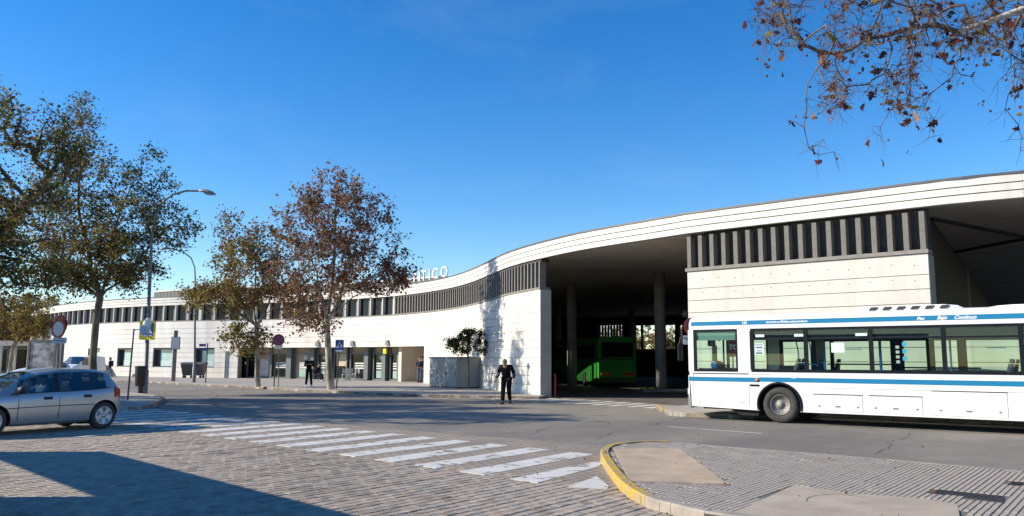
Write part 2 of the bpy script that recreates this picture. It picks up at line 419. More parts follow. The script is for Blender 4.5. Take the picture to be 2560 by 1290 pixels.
# island outline (top edge) used to keep pavers out of it
ISL = [gp(x, y, .11) for x, y in [(1648, 1252), (1602, 1236), (1562, 1212), (1535, 1186), (1513, 1156), (1501, 1132), (1508, 1117), (1535, 1108), (1600, 1102), (1690, 1103), (1800, 1113), (2000, 1128), (2200, 1144), (2400, 1161), (2560, 1175)]]
ISL += [Vector((9.6, 10.1, .11)), Vector((24, -2, .11)), Vector((14, -2, .11)), Vector((6.2, 4.2, .11)), Vector((3.9, 6.6, .11)), gp(1900, 1298, .11), gp(1760, 1279, .11)]
def inside(p, poly):
    c = False; n = len(poly)
    for i in range(n):
        a, b = poly[i], poly[i - 1]
        if (a.y > p.y) != (b.y > p.y) and p.x < (b.x - a.x) * (p.y - a.y) / (b.y - a.y) + a.x: c = not c
    return c
rng = random.Random(11)
PAVM = [mat('paver_%s' % n_, c, .88, var=.12, scale=5, bump=.35, bscale=70) for n_, c in (('beige', (.38, .315, .245)), ('grey', (.315, .272, .22)), ('pink', (.345, .272, .208)), ('worn', (.245, .205, .16)))]
def paver_mesh(mats):
    out = []
    for mi, m_ in enumerate(mats):
        for k in range(4):
            mb = MB(); w, l = .1395, .197
            da, db, dc = rng.uniform(-.0022, .0022), rng.uniform(-.0022, .0022), rng.uniform(-.0008, .0008); dz = [da, db, db + dc, da + dc]; c = .010
            e = [rng.uniform(-.005, .005) * (1 if j_ % 2 == 0 else .15) for j_ in range(8)]
            bt = [(-w / 2 + e[0], -l / 2 + e[1], -.03), (w / 2 + e[2], -l / 2 + e[3], -.03), (w / 2 + e[4], l / 2 + e[5], -.03), (-w / 2 + e[6], l / 2 + e[7], -.03)]
            mid = [(x, y, -.008 + d) for (x, y, z), d in zip(bt, dz)]
            tp = [(x * (1 - c / w * 2), y * (1 - .005 / l * 2), .0 + d) for (x, y, z), d in zip(bt, dz)]
            mb.add(bt + mid + tp, [(8, 9, 10, 11)] + [(a + i, a + (i + 1) % 4, a + 4 + (i + 1) % 4, a + 4 + i) for a in (0, 4) for i in range(4)])
            o = mb.build('paver', m_); out.append(o.data); bpy.data.objects.remove(o)
    return out
PM = paver_mesh(PAVM)
cand = []
angN = math.atan2(N.y, N.x) - math.pi / 2
for iu in range(-125, 84):
    for iv in range(-120, 1):
        u = iu * .15 + .1; v = V_NEAR + iv * .20 - .11 + (.10 if iu % 2 else 0)
        if v > V_NEAR: continue
        p = st(u, v)
        x, y = proj(p)
        if not (-260 < x < 2300 and 1000 < y < 1420) or inside(p, ISL): continue
        inf = -30 < x < 2560 and y < 1300
        cand.append((not inf, p.length, p, iu))
cand.sort(key=lambda c: (c[0], c[1]))
def paver_kind(p):
    return min(3, max(0, int(1.7 + 1.0 * math.sin(p.x * .9 + p.y * .35) + rng.gauss(0, 1.1))))
sv, sf, smi = [], [], []
roww = {}
for i, (o_, d_, p, iu_) in enumerate(cand):
    me = PM[paver_kind(p) * 4 + rng.randrange(4)]
    rz = angN + rng.gauss(0, .006) + (math.pi if rng.random() < .5 else 0)
    zz = roww.setdefault(iu_, rng.gauss(-.0008, .0014)) + rng.gauss(0, .0010) - (.004 if (p - st(0, V_NEAR)).dot(N) > -.1 else 0)
    if i < 300:
        o = link('paver', me, plaza, (p.x, p.y, zz)); o.rotation_euler = (0, rng.gauss(0, .006), rz)
    else:
        MM = Matrix.Translation((p.x, p.y, zz)) @ Matrix.Rotation(rz, 4, 'Z')
        b = len(sv); sv += [tuple(MM @ v.co) for v in me.vertices]; sf += [[j + b for j in f.vertices] for f in me.polygons]
        smi += [PAVM.index(me.materials[0])] * len(me.polygons)
mb = MB(); mb.v, mb.f, mb.m, mb.sm = sv, sf, smi, [False] * len(sf)
tag(mb.build('paver_rows', PAVM, plaza), kind='stuff')

# ---- zebra stripes near and far, lane lines
M['paint'] = paintmat('worn_white_paint', (.60, .58, .53), None, .545, 2.1)
M['paint_far'] = paintmat('worn_white_paint_b', (.60, .58, .53), None, .55, 1.6)
ll = [(1420, 1218), (1280, 1203), (1140, 1186), (1028, 1169), (925, 1153), (835, 1139), (757, 1125), (688, 1114), (620, 1104)]
cross_d = (gp(620, 1104) - gp(1420, 1218)) / 8
s_dir = Vector((.575, .818, 0)).normalized()
zebra = MB(); n_far = 0
for i in range(-0, 22):
    a = gp(1420, 1218) + cross_d * i
    L_ = 3.15
    w = cross_d.normalized() * .5
    c0 = a; c1 = a + s_dir * L_; c2 = c1 - w; c3 = c0 - w
    if i == 0:
        c1 = gp(1492, 1191); c2 = gp(1522, 1216); c3 = gp(1518, 1223)
        poly = [c0, c1, c2, c3]
    elif i == 1:
        c2 = gp(1492, 1168); poly = [c0, c1 - s_dir * .12, c2, c3]
    else: poly = [c0, c1, c2, c3]
    mb = MB().prism([(p.x, p.y) for p in poly], -.004, .0062)
    o = mb.build('crossing_stripe', M['paint'], plaza_far)
# far crossing at the mouth of the bus bay
f0, f1 = gp(1632, 1021), gp(1120, 991)
for i in range(15):
    a = f0.lerp(f1, i / 14)
    d1 = (f1 - f0).normalized() * .42
    d2 = N * (2.6 if i > 2 else 1.6 + i * .4)
    poly = [a, a + d1, a + d1 + d2, a + d2]
    mb = MB().prism([(p.x, p.y) for p in poly], .003, .007)
    mb.build('crossing_stripe', M['paint_far'], road)
for a, b, w in (((1672, 1067), (1905, 1084), .10), ((1120, 1028), (1275, 1038), .10), ((960, 1012), (1010, 1016), .1)):
    mb = MB(); ribbon(mb, [gp(*a), gp(*b)], w, .0045); mb.build('lane_line', M['paint_far'], road)
mb = MB(); ribbon(mb, [gp(190, 1094), gp(390, 1073)], .14, .0085); mb.build('lane_line', M['paint'], plaza_far)

# ---- right-hand island with yellow kerb
isl_root = MB().prism([(p.x, p.y) for p in ISL], -.05, .0925).build('pavement', M['tile_bed'])
tag(isl_root, 'grey grooved-tile pavement with a yellow rounded kerb corner', kind='structure')
def kerb_line(pts, w, z0, z1, stone, parent, mats, name='kerbstone', inward=1):
    """kerbstones end to end along a polyline of their outer top edge; returns how many"""
    P = [Vector((p.x, p.y, 0)) for p in pts]
    D = [0]
    for a, b in zip(P, P[1:]): D.append(D[-1] + (b - a).length)
    def at(d):
        for i in range(len(P) - 1):
            if d <= D[i + 1] or i == len(P) - 2:
                t = (d - D[i]) / max(1e-6, D[i + 1] - D[i]); return P[i].lerp(P[i + 1], t), (P[i + 1] - P[i]).normalized()
    n = max(1, int(D[-1] / stone))
    for k in range(n):
        d0, d1 = D[-1] * k / n + .004, D[-1] * (k + 1) / n - .004
        mb = MB(); ring = []
        for j in range(4):
            d = d0 + (d1 - d0) * j / 3
            p, t = at(d); p2, t2 = at(min(D[-1], d + .05)); p1, t1 = at(max(0, d - .05)); t = (p2 - p1).normalized()
            n_ = Vector((-t.y, t.x, 0)) * inward; za = z1(d / D[-1]) if callable(z1) else z1
            c = .02
            ring.append([p + Vector((0, 0, z0)), p + Vector((0, 0, za - c)), p + n_ * c + Vector((0, 0, za)), p + n_ * w + Vector((0, 0, za)), p + n_ * w + Vector((0, 0, z0))])
        vs_ = [q for r in ring for q in r]; fs = []
        for j in range(3):
            for i in range(5): fs.append((j * 5 + i, j * 5 + (i + 1) % 5, j * 5 + 5 + (i + 1) % 5, j * 5 + 5 + i))
        fs += [(4, 3, 2, 1, 0), (15, 16, 17, 18, 19)]
        mb.add(vs_, fs)
        mi = mats(k / n) if callable(mats) else mats
        mb.build(name, mi, parent)
    return n
ring = [ISL[-1]] + ISL[:15]
crv = catmull([(p.x, p.y) for p in ring], 6); crv = [Vector((p.x, p.y, 0)) for p in crv]
kerb_line(crv[:60], .13, -.05, .115, .5, isl_root, lambda t: M['yellow'] if t > .09 else M['kerb'], inward=-1)
kerb_line(crv[60:], .12, -.05, .098, .9, isl_root, M['kerb'], inward=-1)
kerb_line([Vector((14, -2, 0)), Vector((6.2, 4.2, 0)), Vector((3.9, 6.6, 0)), ISL[-2], ISL[-1]], .16, -.05, .115, .8, isl_root, M['kerb'], inward=-1)
# tan tactile field, worn concrete patch, grooved tiles
TAN = [gp(x, y, .1) for x, y in [(1533, 1121), (1700, 1122), (1822, 1211), (1575, 1203)]]
PATCH = [gp(x, y, .1) for x, y in [(1985, 1213), (2120, 1233), (2310, 1247), (2395, 1262), (2400, 1300), (1800, 1300)]]
INNER = []
cen = Vector((7, 8.5, 0))
def shrink(poly, d):
    out = []; n = len(poly)
    for i in range(n):
        a, b, c = poly[i - 1], poly[i], poly[(i + 1) % n]
        t = (c - a); t.z = 0; t.normalize(); n_ = Vector((-t.y, t.x, 0))
        q = b + n_ * d
        if not inside(q, poly): q = b - n_ * d
        out.append(q)
    return out
INNER = shrink(ISL, .15)
mb = MB(); tv = random.Random(3)
MANH = [[gp(x, y, .1) for x, y in [(2318, 1232), (2345, 1223), (2508, 1240), (2512, 1258)]], [gp(x, y, .1) for x, y in [(2518, 1212), (2530, 1203), (2600, 1209), (2600, 1219)]]]
def tile_obj(kind_):
    mb = MB(); w = .197
    if kind_ == 0:
        for k in range(3):
            x0 = -w / 2 + k * w / 3 + .004; x1 = x0 + w / 3 - .011
            mb.add([(x0, -w / 2, -.02), (x1, -w / 2, -.02), (x1, w / 2, -.02), (x0, w / 2, -.02), (x0 + .003, -w / 2 + .003, .0), (x1 - .003, -w / 2 + .003, .0), (x1 - .003, w / 2 - .003, .0), (x0 + .003, w / 2 - .003, .0)],
                   [(4, 5, 6, 7), (0, 1, 5, 4), (1, 2, 6, 5), (2, 3, 7, 6), (3, 0, 4, 7)])
    o = mb.build('floor_tile', M['tile']); d = o.data; bpy.data.objects.remove(o); return d
T0 = tile_obj(0)
tl = []
for iu in range(-20, 80):
    for iv in range(-60, 12):
        p = st(iu * .2 + .07, iv * .2 - .13, .1)
        if not inside(p, INNER): continue
        if inside(p, TAN) or inside(p, PATCH) or any(inside(p, m_) for m_ in MANH): continue
        x, y = proj(p)
        if not (1300 < x < 2800 and 1080 < y < 1420): continue
        tl.append((not (x < 2560 and y < 1290), p.length, p))
tl.sort(key=lambda c: (c[0], c[1]))
sv, sf = [], []
for i, (o_, d_, p) in enumerate(tl):
    zz = .1 + tv.gauss(0, .0015)
    if i < 300:
        o = link('floor_tile', T0, isl_root, (p.x, p.y, zz)); o.rotation_euler = (0, 0, angN + tv.gauss(0, .006))
    else:
        MM = Matrix.Translation((p.x, p.y, zz)) @ Matrix.Rotation(angN, 4, 'Z'); b = len(sv)
        sv += [tuple(MM @ v.co) for v in T0.vertices]; sf += [[j + b for j in f.vertices] for f in T0.polygons]
mb = MB(); mb.v, mb.f, mb.m, mb.sm = sv, sf, [0] * len(sf), [False] * len(sf)
tag(mb.build('floor_tile_rows', M['tile'], isl_root), kind='stuff')
# tactile ribs: long thin bars clipped to the field
mb = MB(); mb.prism([(p.x, p.y) for p in TAN], .07, .1035); fld = mb.build('tactile_field', M['tan_tile'], isl_root)
mb = MB()
tdir = (TAN[3] - TAN[0]).normalized(); tn = Vector((-tdir.y, tdir.x, 0))
if (TAN[1] - TAN[0]).dot(tn) < 0: tn = -tn
for k in range(48):
    o_ = TAN[0] + tn * (.02 + k * .031)
    ts = [t_ * .02 for t_ in range(-150, 250) if inside(o_ + tdir * (t_ * .02), TAN)]
    if len(ts) < 4: continue
    a, b = o_ + tdir * ts[0], o_ + tdir * ts[-1]
    q = [a + tn * .009, b + tn * .009, b - tn * .009, a - tn * .009]
    mb.prism([(p.x, p.y) for p in q], .1, .1062, bottom=False)
tag(mb.build('tactile_ribs', M['tan_tile'], isl_root), kind='stuff')
MB().prism([(p.x, p.y) for p in PATCH], .07, .1045).build('concrete_patch', M['tan_worn'], isl_root)
mb = MB(); ribbon(mb, catmull([tuple(gp(x, y, .1045))[:2] for x, y in ((2016, 1254), (2024, 1243), (2060, 1237), (2110, 1237), (2165, 1245))], 6) and [Vector((p.x, p.y, 0)) for p in catmull([tuple(gp(x, y, .1045))[:2] for x, y in ((2016, 1254), (2024, 1243), (2060, 1237), (2110, 1237), (2165, 1245))], 6)], .014, .1055, .6); mb.build('surface_crack', M['crack'], isl_root)
for q in MANH:
    mb = MB().prism([(p.x, p.y) for p in q], .07, .1)
    u_ = (q[2] - q[1]); v_ = (q[0] - q[1])
    for k in range(14):
        a = q[1] + u_ * (k + .3) / 14; mb.prism([(p.x, p.y) for p in (a + v_ * .08, a + u_ * .03 + v_ * .08, a + u_ * .03 + v_ * .92, a + v_ * .92)], .099, .104, bottom=False)
    mb.build('drain_grate', M['iron'], isl_root)

# ---- far pavement with kerbstones
KP = [(80, 945), (250, 949), (380, 952.5), (440, 956), (520, 960), (645, 966), (740, 971.5), (830, 976), (940, 981), (1060, 985), (1180, 987.5), (1270, 989), (1348, 990.5)]
KW = [gp(x, y, .13) for x, y in KP]
sA, sB = SX(70), SX(1352)
back = [F(s, -.35, 0) for s in np.linspace(sB, sA, 60)]
poly = [(p.x, p.y) for p in KW] + [(p.x, p.y) for p in back]
def slabmat():
    m = mat('pavement_slabs', (.30, .275, .245), .85, var=.12, scale=1.2, bump=.2, bscale=40)
    nt = m.node_tree; b = nt.nodes['Principled BSDF']
    tc = nt.nodes.new('ShaderNodeTexCoord'); br = nt.nodes.new('ShaderNodeTexBrick'); br.offset = 0.0
    br.inputs['Scale'].default_value = 1; br.inputs['Brick Width'].default_value = .4; br.inputs['Row Height'].default_value = .4; br.inputs['Mortar Size'].default_value = .012
    br.inputs['Color1'].default_value = (.37, .34, .30, 1); br.inputs['Color2'].default_value = (.32, .295, .26, 1); br.inputs['Mortar'].default_value = (.18, .16, .14, 1)
    nt.links.new(tc.outputs['Object'], br.inputs['Vector']); nt.links.new(br.outputs['Color'], b.inputs['Base Color'])
    return m
M['slabs'] = slabmat()
pav = MB().prism(poly, -.05, .125).build('pavement', M['slabs']); tag(pav, 'pale pavement along the curved station wall', kind='structure')
kerb_line(KW, .15, -.05, .13, 1.0, pav, lambda t: M['kerb_tan'] if random.random() < .55 else M['kerb'], inward=1)
# pavement behind the bus, with a yellow corner
RK = [gp(1652, 1019, .12), gp(1672, 1029, .12), gp(1705, 1031, .12), gp(1830, 1036, .12)]
D_BUS = Vector((-.803, .596, 0)); L_BUS = Vector((-.596, -.803, 0))
BUS_O = Vector((5.78, 24.03, 0))
e0 = BUS_O - L_BUS * 1.5 - D_BUS * 3.0; e1 = e0 - D_BUS * 12
RP = RK + [e0, e1, F(SX(1722) + 22, -.35, 0), F(SX(2330), -.35), F(SX(1722), -.35, 0), F(SX(1722), .9, 0), gp(1640, 1012, .12)]
pav2 = MB().prism([(p.x, p.y) for p in RP], -.05, .115).build('pavement', M['slabs']); tag(pav2, 'narrow pavement between the white bus and the station wall', kind='structure')
kerb_line([gp(1640, 1012, .12)] + RK + [e0, e1], .15, -.05, .12, .9, pav2, lambda t: M['yellow'] if t < .13 else M['kerb_tan'] if t < .2 else M['kerb'], inward=1)
# left traffic island
LI = [gp(413, 994, .12), gp(388, 1008, .12), gp(350, 1016, .12), gp(300, 1016, .12), Vector((-19, 25.5, 0)), Vector((-38, 27, 0)), Vector((-42, 36, 0)), Vector((-26, 38.5, 0)), gp(330, 981, .12), gp(395, 988, .12)]
isl2 = MB().prism([(p.x, p.y) for p in LI], -.05, .11).build('traffic_island', M['slabs']); tag(isl2, 'dusty traffic island under the lamp post at the far end of the crossing', kind='structure')
kerb_line(LI[-2:] + LI[:6], .2, -.05, .125, .9, isl2, lambda t: M['kerb_tan'] if random.random() < .7 else M['kerb'], inward=-1)
# ---------------------------------------------------------------- the bus station
M['mullion'] = mat('mullion_white', (.50, .48, .45), .6)
Z_TOP, Z_LOUV, Z_ROOF = 4.75, 6.13, 6.79
s_l, s_pass0, s_pass1, s_join, s_end = SX(108) - 14, SX(990), SX(1062), SX(984), SX(1352)
s_r0, s_r1 = SX(1722), SX(2330)
B0 = F(s_end, 0, 0)
bld = empty('bus_station', B0, 0, 'long white bus station with a wavy roofline, louvred band and dark bus bays', 'building')
OFF = tuple(B0)
def part(name, mb, m_, parent=None, label=None):
    o = mb.build(name, m_, parent or bld, OFF if (parent is None) else None)
    if label: o['label'] = label
    return o
ZB = [4.75, 4.15, 3.75, 3.35, 2.95, 2.55, 2.15, 1.75, 1.35, .95, .55, .10]
WIN = [(222, 252), (296, 331), (385, 433), (489, 538)]
holes = [(SX(a), SX(b), .75 + .2, 2.55) for a, b in WIN]
s_sh0 = SX(597)
holes.append((s_sh0, s_pass1, .0, 2.55))
joints = sorted([SX(1068)] + [SX(1068) - 6.0 * k for k in range(1, 22)] + [SX(1068) + 6.0 * k for k in range(1, 6)])
joints = [j for j in joints if s_l + 1 < j < s_end - 1]
segs = list(zip([s_l] + joints, joints + [s_end]))
rb = random.Random(8)
def panels(segs, holes, zb, o1=.03, th=.12, m_=None):
    for a, b in segs:
        for zt, z0 in zip(zb, zb[1:]):
            for u, v in cuts(a, b, holes, z0, zt):
                mb = MB(); jo = rb.uniform(-.004, .004)
                fbox(mb, u + (.008 if u == a else 0), v - (.008 if v == b else 0), o1 - th, o1 + jo, z0 + .009, zt - .009)
                part('wall_panel', mb, m_ or (M['white_wall'] if rb.random() < .6 else M['white_wall2']))
panels(segs, holes, ZB)
# backing wall behind the joints, with the same openings
mb = MB()
for zt, z0 in ((4.74, 2.55), (2.55, .95), (.95, .02)):
    for u, v in cuts(s_l, s_end - .004, holes, z0 + .01, zt - .01): fbox(mb, u, v, -.5, -.085, z0, zt)
part('backing_wall', mb, M['joint'])
mb = MB(); fbox(mb, s_end - .55, s_end - .006, -.52, -.09, .0, 4.74); fbox(mb, s_end - .006, s_end + .012, -.52, .025, .0, 4.745)
part('end_pier', mb, mat('pier_shade_grey', (.46, .43, .38), .8, var=.08, scale=2), label='shade-grey end face of the white wall beside the bay')  # shade on this end face is put into its grey colour
# right-hand wall block
zr = [4.75, 4.14, 3.72, 3.30, 2.88, 2.46, 2.04, 1.62, 1.2, .78, .36, .1]
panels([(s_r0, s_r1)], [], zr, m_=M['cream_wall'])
mb = MB(); fbox(mb, s_r0 + .006, s_r1 - .006, -.7, -.085, .02, 4.74); part('backing_wall', mb, M['joint'])
me = MB().lathe([(.0, -.005), (.015, -.005), (.015, .008), (.009, .012), (0, .012)], 8).build('bolt', M['joint']); bme = me.data; bpy.data.objects.remove(me)
for zz in (4.45, 4.0):
    for k in range(12):
        s = s_r0 + .6 + k * .62; o = link('bolt', bme, bld); o.location = F(s, .032, zz + .03 * math.sin(k * 2.1)) - B0
        o.rotation_euler = (R(90), 0, FA(s))
# fascia: three bands, dark flashing, soffit, roof
zf = [6.79, 6.57, 6.35, 6.13]
fj = [s_l - 6] + [j for j in joints[::2]] + [s_end + 4 + 7.5 * k for k in range(0, 7)]
fj = [j for j in fj if j < FLEN - .5] + [FLEN - .5]
for a, b in zip(fj, fj[1:]):
    for i, (zt, z0) in enumerate(zip(zf, zf[1:])):
        mb = MB(); fbox(mb, a + .003, b - .003, -.12, .10 - i * .025, z0 + (.014 if i < 2 else 0), zt - .014 * (i > 0)); part('fascia_panel', mb, M['fascia'])
mb = MB(); fbox(mb, fj[0], fj[-1], -.3, -.11, 6.14, 6.785); part('fascia_core', mb, M['joint'])
mb = MB(); fbox(mb, fj[0], fj[-1], -.5, .13, 6.795, 6.86); part('roof_edge', mb, M['flash'])
BK = catmull([(-80, 128), (-40, 112), (-10, 98), (20, 84), (45, 66), (62, 48)], 30)
BK = np.array([tuple(p) for p in BK]); BS = np.linspace(0, 1, len(BK))
def back_pt(t): return Vector((np.interp(t, BS, BK[:, 0]), np.interp(t, BS, BK[:, 1]), 0))
def slab(z0, z1, o, m_, name, sa=None, sb=None):
    sa = fj[0] if sa is None else sa; sb = fj[-1] if sb is None else sb
    mb = MB(); n = 90; fr, bk = [], []
    for i in range(n + 1):
        s = sa + (sb - sa) * i / n; fr.append(F(s, o)); bk.append(back_pt((s - fj[0]) / (fj[-1] - fj[0])))
    V_ = []
    for a, b in zip(fr, bk): V_ += [(a.x, a.y, z0), (b.x, b.y, z0), (b.x, b.y, z1), (a.x, a.y, z1)]
    fs = []
    for i in range(n):
        for k in range(4): fs.append((i * 4 + k, i * 4 + (k + 1) % 4, i * 4 + 4 + (k + 1) % 4, i * 4 + 4 + k))
    fs += [(3, 2, 1, 0), (n * 4, n * 4 + 1, n * 4 + 2, n * 4 + 3)]
    mb.add(V_, fs); return part(name, mb, m_)
slab(6.42, 6.78, -.302, [M['soffit']], 'roof')
# louvre band: slats on the left wall, open to the bay behind
mb = MB(); fbox(mb, s_join, s_end, -.45, .06, 4.755, 4.85); part('sill_rail', mb, M['slat'])
mb = MB(); fbox(mb, s_join, s_end, -.45, -.02, 6.0, 6.135); part('head_rail', mb, M['dark2'])
n = 62
for k in range(n + 1):
    s = s_join + .1 + (s_end - s_join - .2) * k / n
    mb = MB(); fbox(mb, s - .045, s + .045, -.28, .03, 4.85, 6.0); part('slat', mb, M['slat'])
# dark brown louvre over the right-hand block, closed behind
mb = MB(); fbox(mb, s_r0 - .05, s_r1 + .02, -.45, .08, 4.755, 4.87); part('sill_rail', mb, M['slat'])
mb = MB(); fbox(mb, s_r0 - .05, s_r1, -.45, -.32, 4.87, 6.12); part('louvre_back', mb, M['dark2'])
M['slat_dark'] = mat('dull_concrete_slat', (.165, .155, .135), .8, var=.12, scale=6)
for k in range(18):
    s = s_r0 + .08 + (s_r1 - s_r0 - .2) * k / 17
    mb = MB(); fbox(mb, s - .075, s + .075, -.30, .01, 4.87, 6.0); part('slat', mb, M['slat_dark'])
# clerestory windows over the left part
M['darkglass'] = mat('dark_window_glass', (.014, .014, .017), .12, var=.3, scale=.6, spec=.22)
mb = MB(); fbox(mb, s_l, s_join, -.5, .03, 4.755, 4.83); part('sill_rail', mb, M['slat'])
s = s_join; k = 0
while s > s_l + 2:
    w = 1.34
    mb = MB(); fbox(mb, s - .09, s + .02, -.22, .02, 4.83, 6.12); part('mullion', mb, M['mullion'])
    mb = MB(); fbox(mb, s - w, s - .09, -.26, -.22, 4.84, 6.12); part('window_pane', mb, M['darkglass'])
    mb = MB(); fbox(mb, s - .44, s - .09, -.22, -.18, 4.84, 6.12)
    part('blind', mb, M['slat'] if k % 5 else M['mullion'])
    s -= w; k += 1
# windows in the white wall
M['paleglass'] = mat('pale_green_glass', (.42, .60, .55), .12, var=.08, scale=1.2, spec=.7)
M['frame_dark'] = mat('window_frame_dark', (.06, .062, .06), .5)
for (a, b), h in zip(WIN, holes):
    s0, s1 = h[0], h[1]; w = s1 - s0
    wroot = MB(); fbox(wroot, s0, s0 + .12, -.42, -.05, .951, 2.549); fbox(wroot, s1 - .1, s1, -.42, -.05, .951, 2.549); fbox(wroot, s0 + .12, s1 - .1, -.42, -.05, 2.43, 2.549); fbox(wroot, s0 + .12, s1 - .1, -.42, -.05, .951, 1.03)
    wo = wroot.build('window', M['frame_dark'], bld, OFF)
    g_ = MB(); fbox(g_, s0 + .12 + w * .18, s1 - .1 - w * .1, -.36, -.33, 1.03, 2.43); g_.build('pane', M['paleglass'], wo, OFF)
    g_ = MB(); fbox(g_, s0 + .12, s0 + .12 + w * .18, -.36, -.31, 1.03, 2.43); g_.build('side_panel', M['frame_dark'], wo, OFF); g_ = MB(); fbox(g_, s1 - .1 - w * .1, s1 - .1, -.36, -.31, 1.03, 2.43); g_.build('side_panel', M['frame_dark'], wo, OFF)
    g_ = MB(); fbox(g_, s0 + .12 + w * .18, s1 - .1 - w * .1, -.33, -.315, 1.03, 1.5); g_.build('lower_blind', mat('pale_blind', (.55, .66, .62), .6), wo, OFF)
# shops in the recess under the wall
REC = -1.1
M['shopframe'] = mat('shop_frame_greygreen', (.13, .15, .145), .5)
M['shopbeige'] = mat('shop_beige_fascia', (.34, .26, .19), .6, var=.1, scale=1)
M['shopglass'] = mat('shop_glass_dark', (.012, .014, .015), .1, spec=.25)
M['shopgreen'] = mat('shop_glass_palegreen', (.33, .44, .40), .25, var=.1, scale=1)
M['shopwhite'] = mat('shop_sticker_white', (.62, .64, .62), .5)
mb = MB(); fbox(mb, s_sh0, s_pass1, REC - 5.0, -.5, 2.56, 2.7); part('shop_ceiling', mb, M['soffit'])
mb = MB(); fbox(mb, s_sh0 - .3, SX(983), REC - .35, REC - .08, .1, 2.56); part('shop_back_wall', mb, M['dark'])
def shop_bay(x0, x1, kind_, seed):
    s0, s1 = SX(x0), SX(x1); w = s1 - s0; r = random.Random(seed)
    f = MB()
    fbox(f, s0, s0 + .1, REC - .06, REC + .1, .11, 2.55); fbox(f, s1 - .1, s1, REC - .06, REC + .1, .11, 2.55); fbox(f, s0 + .1, s1 - .1, REC - .06, REC + .08, .11, .24); fbox(f, s0 + .1, s1 - .1, REC - .06, REC + .08, 2.05, 2.12)
    fo = f.build('shop_window', M['shopframe'], bld, OFF)
    g_ = MB(); fbox(g_, s0 + .1, s1 - .1, REC - .05, REC - .02, 2.12, 2.54); g_.build('upper_panel', M['shopbeige'], fo, OFF)
    if kind_ in (0, 1):
        g_ = MB(); fbox(g_, s0 + .1, s1 - .1, REC - .05, REC - .02, .24, 2.05); g_.build('pane', M['shopglass'] if kind_ == 0 else M['shopbeige'], fo, OFF)
        for z0, z1 in ((.95, 1.05), (1.13, 1.23), (1.31, 1.41)):
            g_ = MB(); fbox(g_, s0 + w * .25, s1 - .12, REC - .02, REC - .008, z0, z1); g_.build('sticker_stripe', M['shopwhite'], fo, OFF)
        g_ = MB(); fbox(g_, s0 + w * .25, s1 - .12, REC - .02, REC - .01, .3, .85); g_.build('lower_pane', M['shopgreen'] if r.random() < .7 else M['shopglass'], fo, OFF)
        if r.random() < .8:
            c = F(s0 + w * r.uniform(.5, .7), REC - .015, 1.8); a_ = FA(s0)
            g_ = MB(); T = Matrix.Translation(c) @ Matrix.Rotation(a_, 4, 'Z') @ Matrix.Rotation(R(90), 4, 'X')
            g_.lathe([(0, 0), (.16, 0), (.16, .02), (0, .02)], 14, M=T); g_.prism([(.1, -.1), (.3, 0), (.1, .1)], .002, .018, M=T); g_.build('round_sticker', M['shopwhite'], fo, OFF)
    elif kind_ == 2:
        g_ = MB(); fbox(g_, s0 + .1, s1 - .1, REC - .05, REC - .02, .24, 2.05); g_.build('pane', M['shopglass'], fo, OFF)
        g_ = MB(); fbox(g_, s0 + w * .15, s1 - w * .1, REC - .02, REC - .005, 1.15, 2.3); g_.build('poster', mat('poster_cream', (.52, .44, .30), .6, col2=(.35, .12, .05), scale=2.5, lo=.3, hi=.42), fo, OFF)
    elif kind_ == 3:
        g_ = MB(); fbox(g_, s0 + .1, s1 - .1, REC - .05, REC - .02, .24, 2.05); g_.build('door_panel', M['darkglass'], fo, OFF)
    elif kind_ == 4:
        g_ = MB(); fbox(g_, s0 + .1, s1 - .1, REC - .05, REC - .02, .24, 2.05); g_.build('pane', M['shopbeige'], fo, OFF)
        g_ = MB(); fbox(g_, s0 + w * .25, s1 - w * .2, REC - .02, REC - .005, .3, 1.7); g_.build('poster', mat('poster_pink', (.55, .47, .44), .6, var=.2, scale=4), fo, OFF)
    return fo
for i, (a, b, k) in enumerate([(599, 622, 3), (622, 658, 4), (658, 700, 0), (714, 757, 1), (772, 797, 0), (812, 845, 2), (852, 892, 0), (908, 934, 0), (948, 972, 0)]): shop_bay(a, b, k, i)
for a, b in ((700, 712), (757, 768), (797, 808), (892, 902), (935, 944), (972, 986)):
    mb = MB(); fbox(mb, SX(a), SX(b), REC - .1, REC + .35, .11, 2.55); part('shop_pilaster', mb, M['shopframe'])
# passage to the right of the shops
mb = MB(); fbox(mb, SX(983), SX(990), -5.5, -.5, .1, 2.56); part('passage_wall', mb, M['soffit'])
mb = MB(); fbox(mb, s_pass1, s_pass1 + .35, -5.5, -.5, .1, 2.56); part('passage_wall', mb, M['soffit'])
mb = MB(); fbox(mb, SX(983), s_pass1 + .3, -5.9, -5.5, .1, 2.7); part('passage_wall', mb, M['column'])
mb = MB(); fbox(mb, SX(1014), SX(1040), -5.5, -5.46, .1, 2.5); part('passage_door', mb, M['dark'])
mb = MB(); fbox(mb, s_sh0 - .4, s_pass1, -5.5, -.35, .02, .121); part('passage_floor', mb, M['slabs'])
# wall lamps over the shops
for x in (697, 796, 883, 971):
    s = SX(x); c = F(s, .03, 2.68); a_ = FA(s)
    T = Matrix.Translation(c - B0) @ Matrix.Rotation(a_, 4, 'Z')
    mb = MB(); mb.prism([(-.22, 0), (.22, 0), (.1, .34), (-.1, .34)], 0, .14, M=T @ Matrix.Rotation(R(90), 4, 'X')); lo = mb.build('wall_lamp', M['galv'], bld)
    mb = MB(); mb.box(-.18, .18, -.10, -.02, -.035, -.003, M=T); mb.build('lamp_lens', M['white'], lo)
mb = MB(); s = SX(957); T = Matrix.Translation(F(s, -.25, 2.05) - B0) @ Matrix.Rotation(FA(s), 4, 'Z')
mb.cbox(-.2, .2, -.08, .08, 0, .42, .04, M=T); part('shop_sign', mb, M['sign_yellow'], parent=bld)
